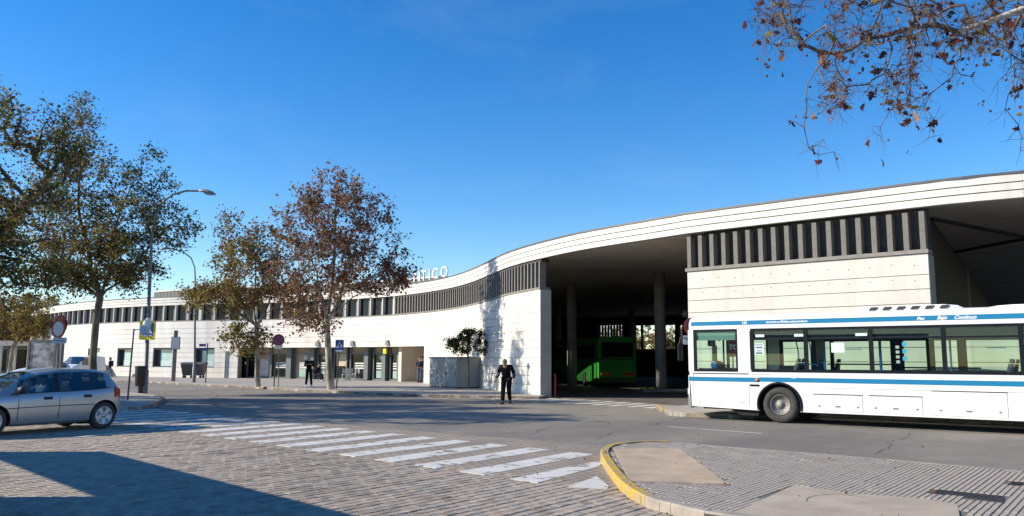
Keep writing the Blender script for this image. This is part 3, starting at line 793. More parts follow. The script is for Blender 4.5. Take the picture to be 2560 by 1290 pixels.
# inner wall of the offices (closes the left wing), back wall of the bay, columns
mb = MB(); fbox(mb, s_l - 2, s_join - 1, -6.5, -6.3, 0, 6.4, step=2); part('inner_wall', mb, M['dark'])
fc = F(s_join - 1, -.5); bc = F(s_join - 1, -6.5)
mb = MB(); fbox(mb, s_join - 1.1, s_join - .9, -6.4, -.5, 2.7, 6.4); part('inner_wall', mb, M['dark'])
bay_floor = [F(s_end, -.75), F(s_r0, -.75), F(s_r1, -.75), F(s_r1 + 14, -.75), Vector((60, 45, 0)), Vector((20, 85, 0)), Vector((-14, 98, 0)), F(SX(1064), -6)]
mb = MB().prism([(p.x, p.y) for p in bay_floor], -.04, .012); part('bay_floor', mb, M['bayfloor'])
# back wall of the bays with openings
bw0, bw1 = ap(1330, 900, 92), ap(2700, 900, 66)
bd = (bw1 - bw0); bd.z = 0; BL = bd.length; bd.normalize()
def bwx(px):
    best = min(range(400), key=lambda k: abs(proj(bw0 + bd * (BL * k / 399))[0] - px)); return BL * best / 399
def bbox(mb, t0, t1, z0, z1, th=.3, d0=0):
    T = Matrix.Translation((bw0.x, bw0.y, 0)) @ Matrix.Rotation(math.atan2(bd.y, bd.x), 4, 'Z'); mb.box(t0, t1, d0, d0 + th, z0, z1, M=T)
o1, o2, o3, o4, o5, o6 = bwx(1496), bwx(1562), bwx(1590), bwx(1688), bwx(1700), bwx(1706)
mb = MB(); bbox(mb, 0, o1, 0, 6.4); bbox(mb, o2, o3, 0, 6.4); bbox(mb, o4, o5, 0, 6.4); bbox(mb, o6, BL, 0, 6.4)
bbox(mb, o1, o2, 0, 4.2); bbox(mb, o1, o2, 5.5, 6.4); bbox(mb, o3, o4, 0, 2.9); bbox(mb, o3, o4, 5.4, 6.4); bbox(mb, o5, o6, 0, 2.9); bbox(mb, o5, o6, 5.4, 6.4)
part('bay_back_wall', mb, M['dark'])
for k in range(9):
    mb = MB(); t = o1 + (o2 - o1) * (k + .5) / 9; bbox(mb, t - .1, t + .1, 4.2, 5.5, .2, .05); part('slat', mb, M['dark2'])
mb = MB(); t = o3 + .7; bbox(mb, t - .12, t + .12, 2.9, 5.4, .2, .05); part('mullion', mb, M['dark2'])
COLS = [(1430, 50.0, .30), (1652, 43.5, .31), (1395, 70, .3), (1580, 76, .3), (1890, 52, .3), (2420, 41, .3)]
for x, Y, r in COLS:
    p = ap(x, 900, Y)
    mb = MB(); T = Matrix.Translation((p.x, p.y, 0)); mb.lathe([(r, 0.0), (r, 6.45)], 20, M=T); part('column', mb, M['column'])
mb = MB(); a, b = F(s_join - 1, -6.3), bw0  # unseen closing wall, added so sunbeams enter only through the louvre
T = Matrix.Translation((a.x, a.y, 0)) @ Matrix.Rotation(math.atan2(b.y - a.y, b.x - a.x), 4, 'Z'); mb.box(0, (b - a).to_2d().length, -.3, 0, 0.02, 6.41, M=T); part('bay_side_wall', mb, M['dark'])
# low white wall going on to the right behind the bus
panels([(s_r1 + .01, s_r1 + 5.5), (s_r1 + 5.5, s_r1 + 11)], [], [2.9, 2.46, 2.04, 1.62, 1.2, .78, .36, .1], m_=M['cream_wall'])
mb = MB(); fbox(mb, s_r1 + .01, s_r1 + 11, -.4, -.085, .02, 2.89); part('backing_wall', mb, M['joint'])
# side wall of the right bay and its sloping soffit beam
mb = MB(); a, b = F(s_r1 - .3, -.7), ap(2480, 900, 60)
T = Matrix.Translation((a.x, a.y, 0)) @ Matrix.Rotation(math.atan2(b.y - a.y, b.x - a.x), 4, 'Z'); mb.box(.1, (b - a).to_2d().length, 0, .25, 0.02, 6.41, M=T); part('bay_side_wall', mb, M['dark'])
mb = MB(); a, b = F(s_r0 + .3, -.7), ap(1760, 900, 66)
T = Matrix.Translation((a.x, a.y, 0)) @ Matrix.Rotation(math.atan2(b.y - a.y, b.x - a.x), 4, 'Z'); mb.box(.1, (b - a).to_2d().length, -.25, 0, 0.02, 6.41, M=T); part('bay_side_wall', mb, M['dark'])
for (xa, ya), (xb, yb) in (((2330, 545), (2560, 590)), ((2330, 640), (2600, 588))):
    a, b = gp(xa, ya, 6.4), gp(xb, yb, 6.4)
    mb = MB(); mb.tube([a, b], .09, 6); part('soffit_beam', mb, M['dark2'])
p = gp(2310 + 150, 702, 6.3)
# recessed metal-clad upper storey with seams
def SXO(px, o, z): return min(np.linspace(s_l, s_end, 700), key=lambda s: abs(proj(F(s, o, z))[0] - px))
sU0, sU1 = SXO(384, -5, 8), SXO(1094, -5, 7.5)
mb = MB(); fbox(mb, sU0, sU1, -11, -5.06, 6.782, 7.92, step=1.5); part('upper_storey', mb, M['seam'])
mb = MB(); fbox(mb, sU0 - .1, sU1 + .1, -11.2, -4.95, 7.93, 8.05, step=1.5); part('upper_roof_edge', mb, M['mullion'])
s = sU0
while s < sU1 - .5:
    mb = MB(); fbox(mb, s + .02, s + .56, -5.05, -5.0, 6.87, 7.91); part('cladding_panel', mb, M['seam']); s += .6
# roof letters
def text_mesh(body, size, ext, m_, name, parent, shear=0, space=1.0, align='LEFT', bold=0.0):
    cu = bpy.data.curves.new(name, 'FONT'); cu.body = body; cu.size = size; cu.extrude = ext; cu.shear = shear; cu.space_character = space; cu.align_x = align; cu.offset = bold
    cu.resolution_u = 3
    o = bpy.data.objects.new(name, cu); COL.objects.link(o)
    dg = bpy.context.evaluated_depsgraph_get(); dg.update()
    me = bpy.data.meshes.new_from_object(o.evaluated_get(dg)); bpy.data.objects.remove(o); bpy.data.curves.remove(cu)
    me.materials.clear(); me.materials.append(m_)
    return link(name, me, parent)
rs = empty('roof_sign', F(SX(1055), -.3, 6.86), 0, 'white standing letters on the roof edge beside the brown tree', 'sign')
M['letter'] = mat('white_letter', (.82, .82, .80), .5)
for ch, x in (('N', 1030), ('T', 1047), ('I', 1062), ('C', 1076), ('O', 1098)):
    s = SX(x); o = text_mesh(ch, 1.02, .05, M['letter'], 'letter', rs, align='CENTER')
    o.location = F(s, -.3, 7.0) - F(SX(1055), -.3, 6.86); o.rotation_euler = (R(90), 0, FA(s) * .8)
mb = MB(); fbox(mb, SX(1022), SX(1106), -.36, -.24, 6.862, 6.99); rl = mb.build('support_rail', M['flash'], rs, tuple(rs.location))
# ---------------------------------------------------------------- trees
LEAF = dict(green=leafmat('leaf_green', (.12, .135, .035), .5), olive=leafmat('leaf_olive', (.23, .195, .06), .5), yellow=leafmat('leaf_yellow', (.26, .19, .035)),
            brown=leafmat('leaf_brown', (.23, .125, .07), .45), red=leafmat('leaf_redbrown', (.20, .085, .062), .45), dark=leafmat('leaf_dark_green', (.05, .068, .024), .4), tan=leafmat('leaf_tan', (.34, .20, .11)))
M['bark'] = mat('plane_bark', (.46, .41, .31), .9, col2=(.17, .135, .095), scale=2.4, bump=.4, bscale=25, stretch=(1, 1, .45), lo=.42, hi=.6)
M['bark_dark'] = mat('plane_bark_dark', (.20, .165, .12), .9, col2=(.085, .068, .05), scale=2.4, bump=.4, bscale=25, stretch=(1, 1, .45), lo=.4, hi=.6)
def grow_skeleton(trunk, blobs, rg, step=.55, fork=0.6, bal=.30, limbs=()):
    """trunk: world points; blobs: (centre, radii, count). Returns node positions, parents and the tip list."""
    pos, par = [np.array(trunk[0], float)], [-1]
    for a, b in zip(trunk, trunk[1:]):
        a, b = np.array(a, float), np.array(b, float); n = max(1, int(np.linalg.norm(b - a) / step))
        for k in range(1, n + 1): pos.append(a + (b - a) * k / n); par.append(len(pos) - 2)
    nt = len(pos); first = int(nt * fork)
    for lb in limbs:
        prev = first + int(np.argmin([np.linalg.norm(p - np.array(lb[0], float)) for p in pos[first:]]))
        a = pos[prev]
        for b in lb[1:]:
            b = np.array(b, float); n = max(1, int(np.linalg.norm(b - a) / step))
            for k in range(1, n + 1): pos.append(a + (b - a) * k / n + rg.normal(0, .04, 3)); par.append(prev); prev = len(pos) - 1
            a = b
    plen = [0.0] * len(pos)
    for i in range(1, len(pos)): plen[i] = plen[par[i]] + np.linalg.norm(pos[i] - pos[par[i]])
    pts = []
    for c, r, n in blobs:
        k = 0
        while k < n:
            d = rg.uniform(-1, 1, 3)
            q = np.linalg.norm(d)
            if q > 1 or rg.random() > .25 + .75 * q: continue
            pts.append(np.array(c, float) + d * np.array(r, float)); k += 1
    top = pos[-1]
    pts.sort(key=lambda p: np.linalg.norm(p - top) + rg.uniform(0, .8))
    tips = []
    for p in pts:
        arr = np.array(pos[first:]); pl = np.array(plen[first:])
        d = np.linalg.norm(arr - p, axis=1)
        j = int(np.argmin(d + bal * pl)) + first
        base = pos[j]; L = np.linalg.norm(p - base); n = max(1, int(L / step)); prev = j
        sag = rg.normal(0, .07, 3) * L + np.array([0, 0, .06 * L])
        for k in range(1, n + 1):
            t = k / n
            q = base + (p - base) * t + sag * math.sin(math.pi * t) + rg.normal(0, .035, 3) * (t < 1)
            pos.append(q); par.append(prev); plen.append(plen[prev] + np.linalg.norm(q - pos[prev])); prev = len(pos) - 1
        tips.append(prev)
    return pos, par, tips, nt
def leaf_mesh(name, cen, size, ci, mats, rg, parent, droop=.35):
    n = len(cen)
    d = rg.normal(0, 1, (n, 3)); d[:, 2] -= droop; d /= np.linalg.norm(d, axis=1)[:, None]
    u = np.cross(d, rg.normal(0, 1, (n, 3))); u /= np.linalg.norm(u, axis=1)[:, None]
    w = np.cross(d, u); sz = size * rg.uniform(.65, 1.3, n)[:, None]
    fold = rg.uniform(.05, .35, n)[:, None]
    v = np.empty((n, 6, 3))
    v[:, 0] = cen - d * sz * .5
    v[:, 1] = cen + u * sz * .55 + d * sz * .02 + w * sz * fold
    v[:, 2] = cen + u * sz * .15 + d * sz * .12 + w * sz * fold * .4
    v[:, 3] = cen + d * sz * .55
    v[:, 4] = cen - u * sz * .15 + d * sz * .12 + w * sz * fold * .4
    v[:, 5] = cen - u * sz * .55 + d * sz * .02 + w * sz * fold
    me = bpy.data.meshes.new(name)
    me.vertices.add(n * 6); me.vertices.foreach_set('co', v.reshape(-1))
    idx = np.array([0, 1, 2, 3, 0, 3, 4, 5])
    loops = (np.arange(n)[:, None] * 6 + idx).reshape(-1)
    me.loops.add(n * 8); me.loops.foreach_set('vertex_index', loops.astype(np.int32))
    me.polygons.add(n * 2); me.polygons.foreach_set('loop_start', (np.arange(n * 2) * 4).astype(np.int32)); me.polygons.foreach_set('loop_total', np.full(n * 2, 4, np.int32))
    for m_ in mats: me.materials.append(m_)
    me.polygons.foreach_set('material_index', np.repeat(ci, 2).astype(np.int32))
    me.update(calc_edges=True); me.validate()
    return link(name, me, parent)
def tree(name, label, group, trunk, r0, blobs, leaves, size, mix, seed, bark='bark', twigs=6, tl=.55, step=.55, fork=.6, cat='tree', rmin=.008, spread=.16, fade=None, limbs=()):
    rg = np.random.default_rng(seed)
    base = Vector(trunk[0]); root = empty(name, base, 0, label, cat, group); off = tuple(base)
    pos, par, tips, nt = grow_skeleton(trunk, blobs, rg, step, fork, limbs=limbs)
    cnt = np.zeros(len(pos)); kids = [[] for _ in pos]
    for t in tips: cnt[t] += 1
    for i in range(len(pos) - 1, 0, -1): cnt[par[i]] += cnt[i]; kids[par[i]].append(i)
    tot = max(1, cnt[0]); rad = np.maximum(rmin, r0 * (cnt / tot) ** .5)
    for i in range(nt): rad[i] = max(rad[i], r0 * (1 - .35 * i / nt) * (cnt[i] / tot) ** .35)
    # swelling at the foot
    rad[0] *= 1.35
    if nt > 1: rad[1] *= 1.12
    trunk_mb, limb_mb = MB(), MB()
    done = [False] * len(pos)
    def chain(i, start):
        pts, rr = [start], []
        rr.append(min(rad[start], rad[i] * 1.15) if start != 0 else rad[0])
        while True:
            pts.append(i); rr.append(rad[i]); done[i] = True
            ks = [k for k in kids[i] if not done[k]]
            if not ks: break
            i = max(ks, key=lambda k: rad[k])
        return pts, rr
    order = sorted(range(1, len(pos)), key=lambda i: -rad[i])
    main, rr = chain(kids[0][0] if kids[0] else 1, 0)
    trunk_mb.tube([pos[i] for i in main], rr, 10)
    todo = [i for i in range(1, len(pos))]
    for i in todo:
        if done[i]: continue
        c, rr = chain(i, par[i])
        m = rr[0]; limb_mb.tube([pos[k] for k in c], rr, 6 if m > .04 else 4 if m > .015 else 3, caps=False)
    tm = trunk_mb.build('trunk', M[bark], root, off)
    # twigs and leaves
    names = [k for k in mix]; wts = np.array([mix[k] for k in names], float)
    ph = rg.uniform(0, 6.28, (len(names), 3)); fr = rg.uniform(.25, .6, (len(names), 3))
    cens, cis = [], []
    for t in tips:
        p = pos[t]; q = pos[par[t]]; ax = p - q; ax /= (np.linalg.norm(ax) + 1e-6)
        den = 1.0 if fade is None else fade(p)
        wv = wts * (1 + .95 * np.sin((fr * p + ph)).mean(1) * 1.6).clip(.05); wv /= wv.sum()
        for k in range(twigs):
            d = ax * .6 + rg.normal(0, .6, 3) + np.array([0, 0, .1]); d /= np.linalg.norm(d); L = tl * rg.uniform(.5, 1.3)
            st_ = q + (p - q) * rg.random(); mid = st_ + d * L * .5 + rg.normal(0, .05, 3); en = st_ + d * L + np.array([0, 0, -.12 * L])
            limb_mb.tube([st_, mid, en], [rmin, rmin * .7, rmin * .4], 3, caps=False)
            m = rg.poisson(leaves / twigs * den)
            if m:
                tt = rg.uniform(.1, 1.08, m)[:, None]; cc = st_ + (en - st_) * tt + rg.normal(0, spread, (m, 3)); cens.append(cc); cis.append(rg.choice(len(names), m, p=wv))
    limb_mb.build('limbs', M[bark], root, off)
    if cens:
        cen = np.concatenate(cens) - np.array(off); ci = np.concatenate(cis)
        leaf_mesh('crown', cen, size, ci, [LEAF[k] for k in names], rg, root)
    return root
def V3(px, py, Y): return tuple(ap(px, py, Y))
def blob(px, py, Y, rx, ry, n, rd=None):
    """an ellipsoid of foliage round a place in the tree; radii in metres"""
    return (V3(px, py, Y), (rx, rd or rx, ry), n)
# tall brown tree at the kerb (right of the pair)
b = gp(827, 973, .13); Y = b.y
tree('plane_tree', 'tall plane tree with thin red-brown autumn crown and pale trunk by the blue crossing sign', 'plane trees along the station pavement',
     [tuple(b), V3(822, 900, Y), V3(817, 805, Y)], .155,
     [blob(845, 560, Y, 2.6, 2.4, 80), blob(760, 560, Y, 1.7, 1.8, 40), blob(930, 570, Y, 1.6, 1.9, 34), blob(770, 690, Y, 2.2, 1.4, 55), blob(930, 690, Y, 2.2, 1.1, 48), blob(990, 690, Y, 1.0, .55, 12), blob(845, 470, Y, 1.4, 1.0, 20), blob(770, 800, Y, 1.6, .55, 20), blob(1000, 650, Y, .8, .5, 5)],
     36, .15, dict(red=4.2, brown=4.0, olive=.8, tan=.5), 21, twigs=6, fork=.8, limbs=[[V3(817, 805, Y), V3(806, 750, Y - .5), V3(790, 680, Y - .8), V3(765, 600, Y - .6)], [V3(817, 805, Y), V3(826, 730, Y + .4), V3(834, 640, Y + .5), V3(838, 560, Y), V3(842, 470, Y)], [V3(817, 805, Y), V3(850, 740, Y), V3(878, 665, Y + .5), V3(900, 570, Y)], [V3(817, 805, Y), V3(880, 745, Y - 1), V3(950, 700, Y - 1.2)], [V3(817, 805, Y), V3(780, 770, Y + 1), V3(735, 710, Y + 1.4)]])
# lower olive tree (left of the pair)
b = gp(644, 967, .13); Y = b.y
tree('plane_tree', 'lower plane tree with olive-brown crown and a drooping leafy clump low on its trunk', 'plane trees along the station pavement',
     [tuple(b), V3(643, 900, Y), V3(642, 815, Y)], .125,
     [blob(620, 690, Y, 2.6, 1.7, 70), blob(680, 610, Y, 1.9, 1.3, 34), blob(545, 740, Y, 1.9, 1.3, 42), blob(585, 620, Y, 1.5, 1.3, 24), blob(700, 740, Y, 1.9, 1.0, 36), blob(568, 560, Y, .7, .6, 6), blob(605, 845, Y, 1.2, .8, 26), blob(660, 850, Y, .8, .6, 8), blob(500, 735, Y, .9, .7, 12)],
     40, .15, dict(olive=3.2, brown=2.8, yellow=1.3, red=1.2, green=.8), 22, twigs=6, fork=.55, limbs=[[V3(642, 815, Y), V3(612, 770, Y), V3(590, 720, Y - .4), V3(570, 640, Y - .5)], [V3(642, 815, Y), V3(634, 740, Y + .5), V3(640, 650, Y + .4), V3(650, 590, Y)], [V3(642, 815, Y), V3(668, 760, Y), V3(690, 690, Y + .3)], [V3(642, 815, Y), V3(590, 775, Y + 1), V3(530, 745, Y + 1.2)]])
# big tree on the island by the lamp post
Y = 36.5; b = ap(234, 985, Y); b.z = .11
tree('plane_tree', 'big plane tree with dark green-brown crown and leaning trunk behind the silver car', 'plane trees on the left',
     [tuple(b), V3(232, 900, Y), V3(240, 800, Y), V3(250, 745, Y)], .155,
     [blob(260, 640, Y, 2.7, 1.6, 100), blob(330, 560, Y, 1.9, 1.6, 60), blob(160, 600, Y, 2.3, 1.7, 70), blob(220, 440, Y, 1.9, 1.8, 50), blob(420, 560, Y, 1.6, 1.2, 32), blob(200, 300, Y, 1.0, 1.3, 16), blob(380, 440, Y, 1.0, 1.2, 18), blob(330, 690, Y, 1.5, .6, 26), blob(120, 470, Y, 1.8, 1.8, 34), blob(180, 690, Y, 1.8, .7, 32)],
     44, .125, dict(green=3.0, dark=1.4, brown=2.4, olive=3.4, yellow=1.2, red=.8), 23, twigs=6, bark='bark_dark', fork=.8, limbs=[[V3(250, 745, Y), V3(222, 640, Y), V3(196, 520, Y), V3(205, 400, Y), V3(208, 300, Y)], [V3(250, 745, Y), V3(285, 640, Y - .6), V3(300, 520, Y - .8), V3(350, 430, Y)], [V3(250, 745, Y), V3(320, 680, Y), V3(400, 590, Y), V3(460, 540, Y)], [V3(250, 745, Y), V3(190, 690, Y + .8), V3(120, 600, Y + 1), V3(100, 480, Y + 1)]])
# nearer tree whose trunk stands outside on the left
Y = 31.0; b = Vector((-21.8, Y, 0))
tree('plane_tree', 'near plane tree at the left edge with dark limbs reaching in over the advertising panel', 'plane trees on the left',
     [tuple(b), (-21.7, Y, 2.2), (-21.2, Y, 4.6), V3(40, 540, Y), V3(100, 470, Y)], .30,
     [blob(60, 540, Y, 2.2, 1.6, 60), blob(-60, 420, Y, 2.2, 2.2, 50), blob(150, 400, Y, 1.3, 1.2, 26), blob(40, 680, Y, 2.0, .9, 46), blob(70, 320, Y, 1.5, 1.0, 26), blob(-80, 620, Y, 2.2, 1.6, 40), blob(10, 240, Y, .6, .8, 6)],
     42, .125, dict(green=2.6, dark=1.2, brown=2.4, olive=3.2, yellow=1.5), 24, twigs=6, bark='bark_dark', fork=.5)
# street trees standing wholly outside on the left, whose long shadows cross the road
for i, (x, y, sd) in enumerate(((-20.5, 22.0, 71), (-22.5, 26.5, 72), (-29, 30, 73), (-28, 23.5, 74))):
    tree('plane_tree', 'plane tree outside the left edge of the photo, its long shadow on the road', 'plane trees outside the left edge', [(x, y, 0), (x - .1, y, 2.5), (x - .3, y, 4.5), (x - .2, y, 7)], .17,
         [((x, y, 8.0), (3.4, 2.8, 3.4), 90), ((x - 1.0, y, 5.6), (2.4, 2.0, 1.4), 40), ((x - 1, y + .5, 10.8), (1.9, 1.9, 1.6), 26)], 34, .24, dict(green=2, brown=2, olive=2), sd, twigs=4, tl=.7)
# farther yellowing trees at the left end of the station
for i, (x, Y, h, lab, sd) in enumerate(((95, 82, 9.0, 'yellow-green plane tree with pale trunk rising above the advertising panel', 31), (25, 86, 9.5, 'distant yellowing tree over the low white building', 32), (-60, 92, 10, 'distant olive tree beyond the left end of the street', 33))):
    b = ap(x, 925, Y); b.z = 0
    tree('plane_tree', lab, 'yellowing trees beyond the far left corner', [tuple(b), (b.x + .1, Y, 2.5), (b.x + .6, Y, 4.2), (b.x + .5, Y, 6)], .22,
         [((b.x, Y, 6.3), (3.0, 3.0, 2.2), 70), ((b.x + 1.4, Y, 4.6), (2.4, 2.4, 1.0), 36), ((b.x - 1.8, Y, 4.8), (2.2, 2.2, 1.2), 30)], 34, .24, dict(yellow=2.0, olive=2.4, green=1.6, brown=1.6), sd, twigs=4, tl=.7)
for i, (x, Y, h, lab, sd) in enumerate(((40, 120, 11, 'dark far tree seen past the left end of the station', 41), (-40, 105, 10, 'dense far tree at the very edge behind the parked cars', 42), (100, 135, 9, 'small hazy far tree touching the left end of the white wall', 43))):
    b = ap(x, 915, Y); b.z = 0
    tree('broadleaf_tree', lab, 'dark trees far behind', [tuple(b), (b.x, Y, 2.5), (b.x + .4, Y, 5)], .3, [((b.x, Y, h * .55), (6, 4, h * .42), 120)], 34, .42, dict(dark=3, green=2, brown=1), sd, twigs=4, tl=1.0, bark='bark_dark')
# trees behind the back wall of the bay, seen through its openings
for x, Y, lab, sd in ((1610, 112, 'sunlit scrubby tree behind the right-hand opening in the back of the bay', 51), (1690, 104, 'scrubby tree behind the dark column in the bay', 52), (1540, 125, 'pale tree behind the slatted opening in the back of the bay', 53)):
    b = ap(x, 900, Y); b.z = 0
    tree('broadleaf_tree', lab, 'trees behind the bus bays', [tuple(b), (b.x, Y, 2), (b.x, Y, 4)], .25, [((b.x, Y, 3.8), (3.6, 3, 3.4), 80)], 30, .34, dict(olive=2.5, tan=2.5, yellow=1.5, brown=1), sd, twigs=4, tl=.8)
# small round dark tree in front of the grey cabinet
b = gp(1172, 972, .13); Y = b.y
tree('orange_tree', 'small round dark-leaved tree with a thin stem beside the grey cabinet', None,
     [tuple(b), V3(1172, 930, Y), V3(1170, 890, Y), V3(1168, 850, Y)], .045,
     [blob(1152, 862, Y, .66, .46, 36, .7), blob(1180, 842, Y, .66, .48, 36, .7), blob(1205, 868, Y, .4, .4, 14, .5), blob(1125, 855, Y, .35, .3, 10, .5)],
     44, .085, dict(dark=7, green=.6), 61, twigs=6, tl=.25, step=.2, rmin=.006, bark='bark_dark', spread=.07, fork=.75)
# overhanging branch of the tree at the right: limb, twigs, single leaves, seed balls
rg = np.random.default_rng(77)
base = Vector((11.5, 8.2, 0.1))
ov = empty('plane_tree', base, 0, 'plane tree whose bare twiggy branch with dry red leaves hangs in at the top right', 'tree', 'plane trees near the camera')
offv = tuple(base)
tr = [tuple(base), (11.4, 8.3, 2.5), (11.2, 8.4, 4.6), (10.4, 8.5, 5.6)]
limb = [V3(2720, -60, 8.8), V3(2560, 22, 8.9), V3(2480, 52, 8.9), V3(2395, 80, 8.9), V3(2340, 62, 8.9), V3(2280, 68, 9.0), V3(2220, 88, 9.1), V3(2165, 97, 9.2), V3(2130, 122, 9.2), V3(2095, 135, 9.3)]
pos = [np.array(p, float) for p in tr]; par = [-1, 0, 1, 2]
for p in limb: pos.append(np.array(p, float)); par.append(len(pos) - 2)
n_main = len(pos); blobs = []
def region(x0, x1, y0, y1, n, Y0=8.2, Y1=10.2):
    n = int(n * 1.5)
    return [np.array(V3(rg.uniform(x0, x1), rg.uniform(y0, y1), rg.uniform(Y0, Y1))) for _ in range(n)]
pts = region(2040, 2330, 80, 210, 34) + region(2330, 2560, 0, 130, 46) + region(2060, 2340, -40, 90, 46) + region(1880, 2030, -40, 110, 26) + region(2050, 2130, 200, 290, 12) + region(2200, 2300, 180, 280, 14) + region(2520, 2600, 100, 220, 8) + region(2440, 2600, -120, 0, 24) + region(1900, 2440, -160, -30, 40)
pts += [np.array(V3(x, y, 9)) for x, y in ((2060, 350), (2030, 372), (2203, 340), (2330, 300), (2318, 345), (2085, 380), (2545, 310), (2556, 375), (2500, 200), (2418, 190), (2385, 165), (2330, 235), (1890, 100), (1905, 140), (2015, 280))]
pts.sort(key=lambda p: np.linalg.norm(p - pos[-1]) if p[0] < 3.6 else np.linalg.norm(p - pos[6]))
plen = [0.0] * len(pos)
tips = []
for p in pts:
    arr = np.array(pos[4:]); d = np.linalg.norm(arr - p, axis=1); j = int(np.argmin(d + .12 * np.array(plen[4:]))) + 4
    b_ = pos[j]; L = np.linalg.norm(p - b_); n = max(2, int(L / .16)); prev = j; sag = rg.normal(0, .10, 3) * L
    for k in range(1, n + 1):
        t = k / n; q = b_ + (p - b_) * t + sag * math.sin(math.pi * t) + rg.normal(0, .014, 3)
        pos.append(q); par.append(prev); plen.append(plen[prev] + L / n); prev = len(pos) - 1
    tips.append(prev)
cnt = np.zeros(len(pos)); kids = [[] for _ in pos]
for t in tips: cnt[t] += 1
for i in range(len(pos) - 1, 0, -1): cnt[par[i]] += cnt[i]; kids[par[i]].append(i)
rad = np.maximum(.0032, .0040 * cnt ** .40)
rad[:4] = (.24, .2, .17, .12); rad[4:8] = (.055, .042, .036, .031)
mbt, mbl = MB(), MB()
mbt.tube([pos[i] for i in range(0, 4)] + [pos[4]], [.26, .2, .17, .11, .055], 12)
mbt.build('trunk', M['bark'], ov, offv)
mbm = MB(); mbm.tube([pos[i] for i in range(4, 8)], list(rad[4:8]), 8); mbm.build('main_limb', mat('pale_bark', (.72, .66, .56), .9, col2=(.45, .39, .31), scale=5, bump=.5, bscale=30), ov, offv)
done = set(range(0, 8))
for i in range(8, len(pos)):
    if i in done: continue
    c = [par[i]]; k = i
    while True:
        c.append(k); done.add(k); ks = [x for x in kids[k] if x not in done]
        if not ks: break
        k = max(ks, key=lambda x: cnt[x])
    mbl.tube([pos[x] for x in c], [min(rad[c[0]], rad[c[1]] * 1.2)] + [rad[x] for x in c[1:]], 5 if rad[c[1]] > .012 else 3, caps=False)
for t in tips:
    for k in range(7):
        p = pos[t] if k < 3 else pos[par[t]]; d = rg.normal(0, 1, 3); d /= np.linalg.norm(d); e = p + d * rg.uniform(.08, .3) + np.array([0, 0, -.06])
        mbl.tube([p, (p + e) / 2 + rg.normal(0, .015, 3), e], [.003, .0024, .0018], 3, caps=False); pos.append(e); par.append(t)
mbl.build('twigs', mat('twig_bark', (.13, .10, .08), .9, var=.3, scale=6), ov, offv)
def plane_leaf(m_, seed):
    r = random.Random(seed); pts = [(0, -.5)]
    lob = [(.22, -.42), (.40, -.20), (.22, -.08), (.52, .12), (.22, .14), (.16, .30), (0, .55)]
    pts += [(x * r.uniform(.85, 1.1), y) for x, y in lob[:-1]] + [lob[-1]] + [(-x * r.uniform(.85, 1.1), y) for x, y in reversed(lob[:-1])]
    c = r.uniform(.15, .5); mb = MB()
    vs_ = [(x, y, abs(x) * c + r.uniform(-.05, .05) + (y * y) * r.uniform(-.4, .5)) for x, y in pts] + [(0, 0, 0)]
    n = len(pts); mb.add(vs_, [(i, (i + 1) % n, n) for i in range(n)])
    mb.tube([(0, -.5, 0), (.02, -.8, -.05)], .012, 3, caps=False)
    o = mb.build('leaf', m_); d = o.data; bpy.data.objects.remove(o); return d
LEAF['dry'] = leafmat('leaf_dry_purple', (.085, .034, .034), .3); LEAF['drybrown'] = leafmat('leaf_dry_brown', (.12, .06, .045), .3)
LM = [plane_leaf(LEAF[k], i) for i, k in enumerate(['dry', 'dry', 'drybrown', 'dry', 'tan', 'drybrown', 'dry', 'olive', 'red', 'dry'])]
lr = random.Random(4); spots = list(range(n_main, len(pos))); lr.shuffle(spots)
spots = [i for i in spots if -40 < proj(pos[i])[0] < 2640 and -40 < proj(pos[i])[1] < 420]
tip_set = set(tips); spots.sort(key=lambda i: 0 if (i in tip_set or not (i < len(cnt) and cnt[i] > 2)) else 1)
for i in spots[:290]:
    o = link('leaf', LM[lr.randrange(10)], ov); s_ = lr.uniform(.055, .14)
    o.location = Vector(pos[i]) - base + Vector((lr.gauss(0, .03), lr.gauss(0, .03), -.05))
    o.scale = (s_, s_, s_); o.rotation_euler = (lr.uniform(0, 6.28), lr.uniform(0, 6.28), lr.uniform(0, 6.28))
rest = [lr.choice(spots) for _ in range(170)]
cc = np.array([np.array(pos[i]) for i in rest]) + rg.normal(0, .05, (len(rest), 3)) - np.array(offv)
tag(leaf_mesh('small_leaves', cc, .05, rg.choice(4, len(rest), p=[.5, .34, .08, .08]), [LEAF['dry'], LEAF['drybrown'], LEAF['tan'], LEAF['olive']], rg, ov), kind='stuff')
mb = MB().ell((0, 0, 0), (.016, .016, .016), 8, 6); sb = mb.build('seed_ball', LEAF['brown']); sbm = sb.data; bpy.data.objects.remove(sb)
for k in range(110):
    i = lr.choice(spots); o = link('seed_ball', sbm, ov); o.location = Vector(pos[i]) - base + Vector((lr.gauss(0, .05), lr.gauss(0, .05), -lr.uniform(.05, .16)))
# leaf litter
rg = np.random.default_rng(5)
lit = []
for k in range(26):
    u, v = rg.uniform(-6, 8), rg.uniform(-8, 6); p = st(u, v); lit.append((p.x, p.y, .13 if inside(p, ISL) else .025))
for k in range(120):
    x = rg.uniform(300, 1350); y = rg.uniform(958, 995); p = gp(x, y, .14); lit.append(tuple(p))
for k in range(34):
    x = rg.uniform(1380, 2560); y = rg.uniform(1100, 1290); p = gp(x, y, .13); lit.append((p.x, p.y, .13 if inside(p, ISL) else .025))
o = leaf_mesh('fallen_leaves', np.array(lit), .05, rg.integers(0, 3, len(lit)), [LEAF['tan'], LEAF['brown'], LEAF['yellow']], rg, None, droop=0)
o.data.transform(Matrix.Identity(4)); tag(o, 'dry plane leaves scattered on the road and pavements', kind='stuff')
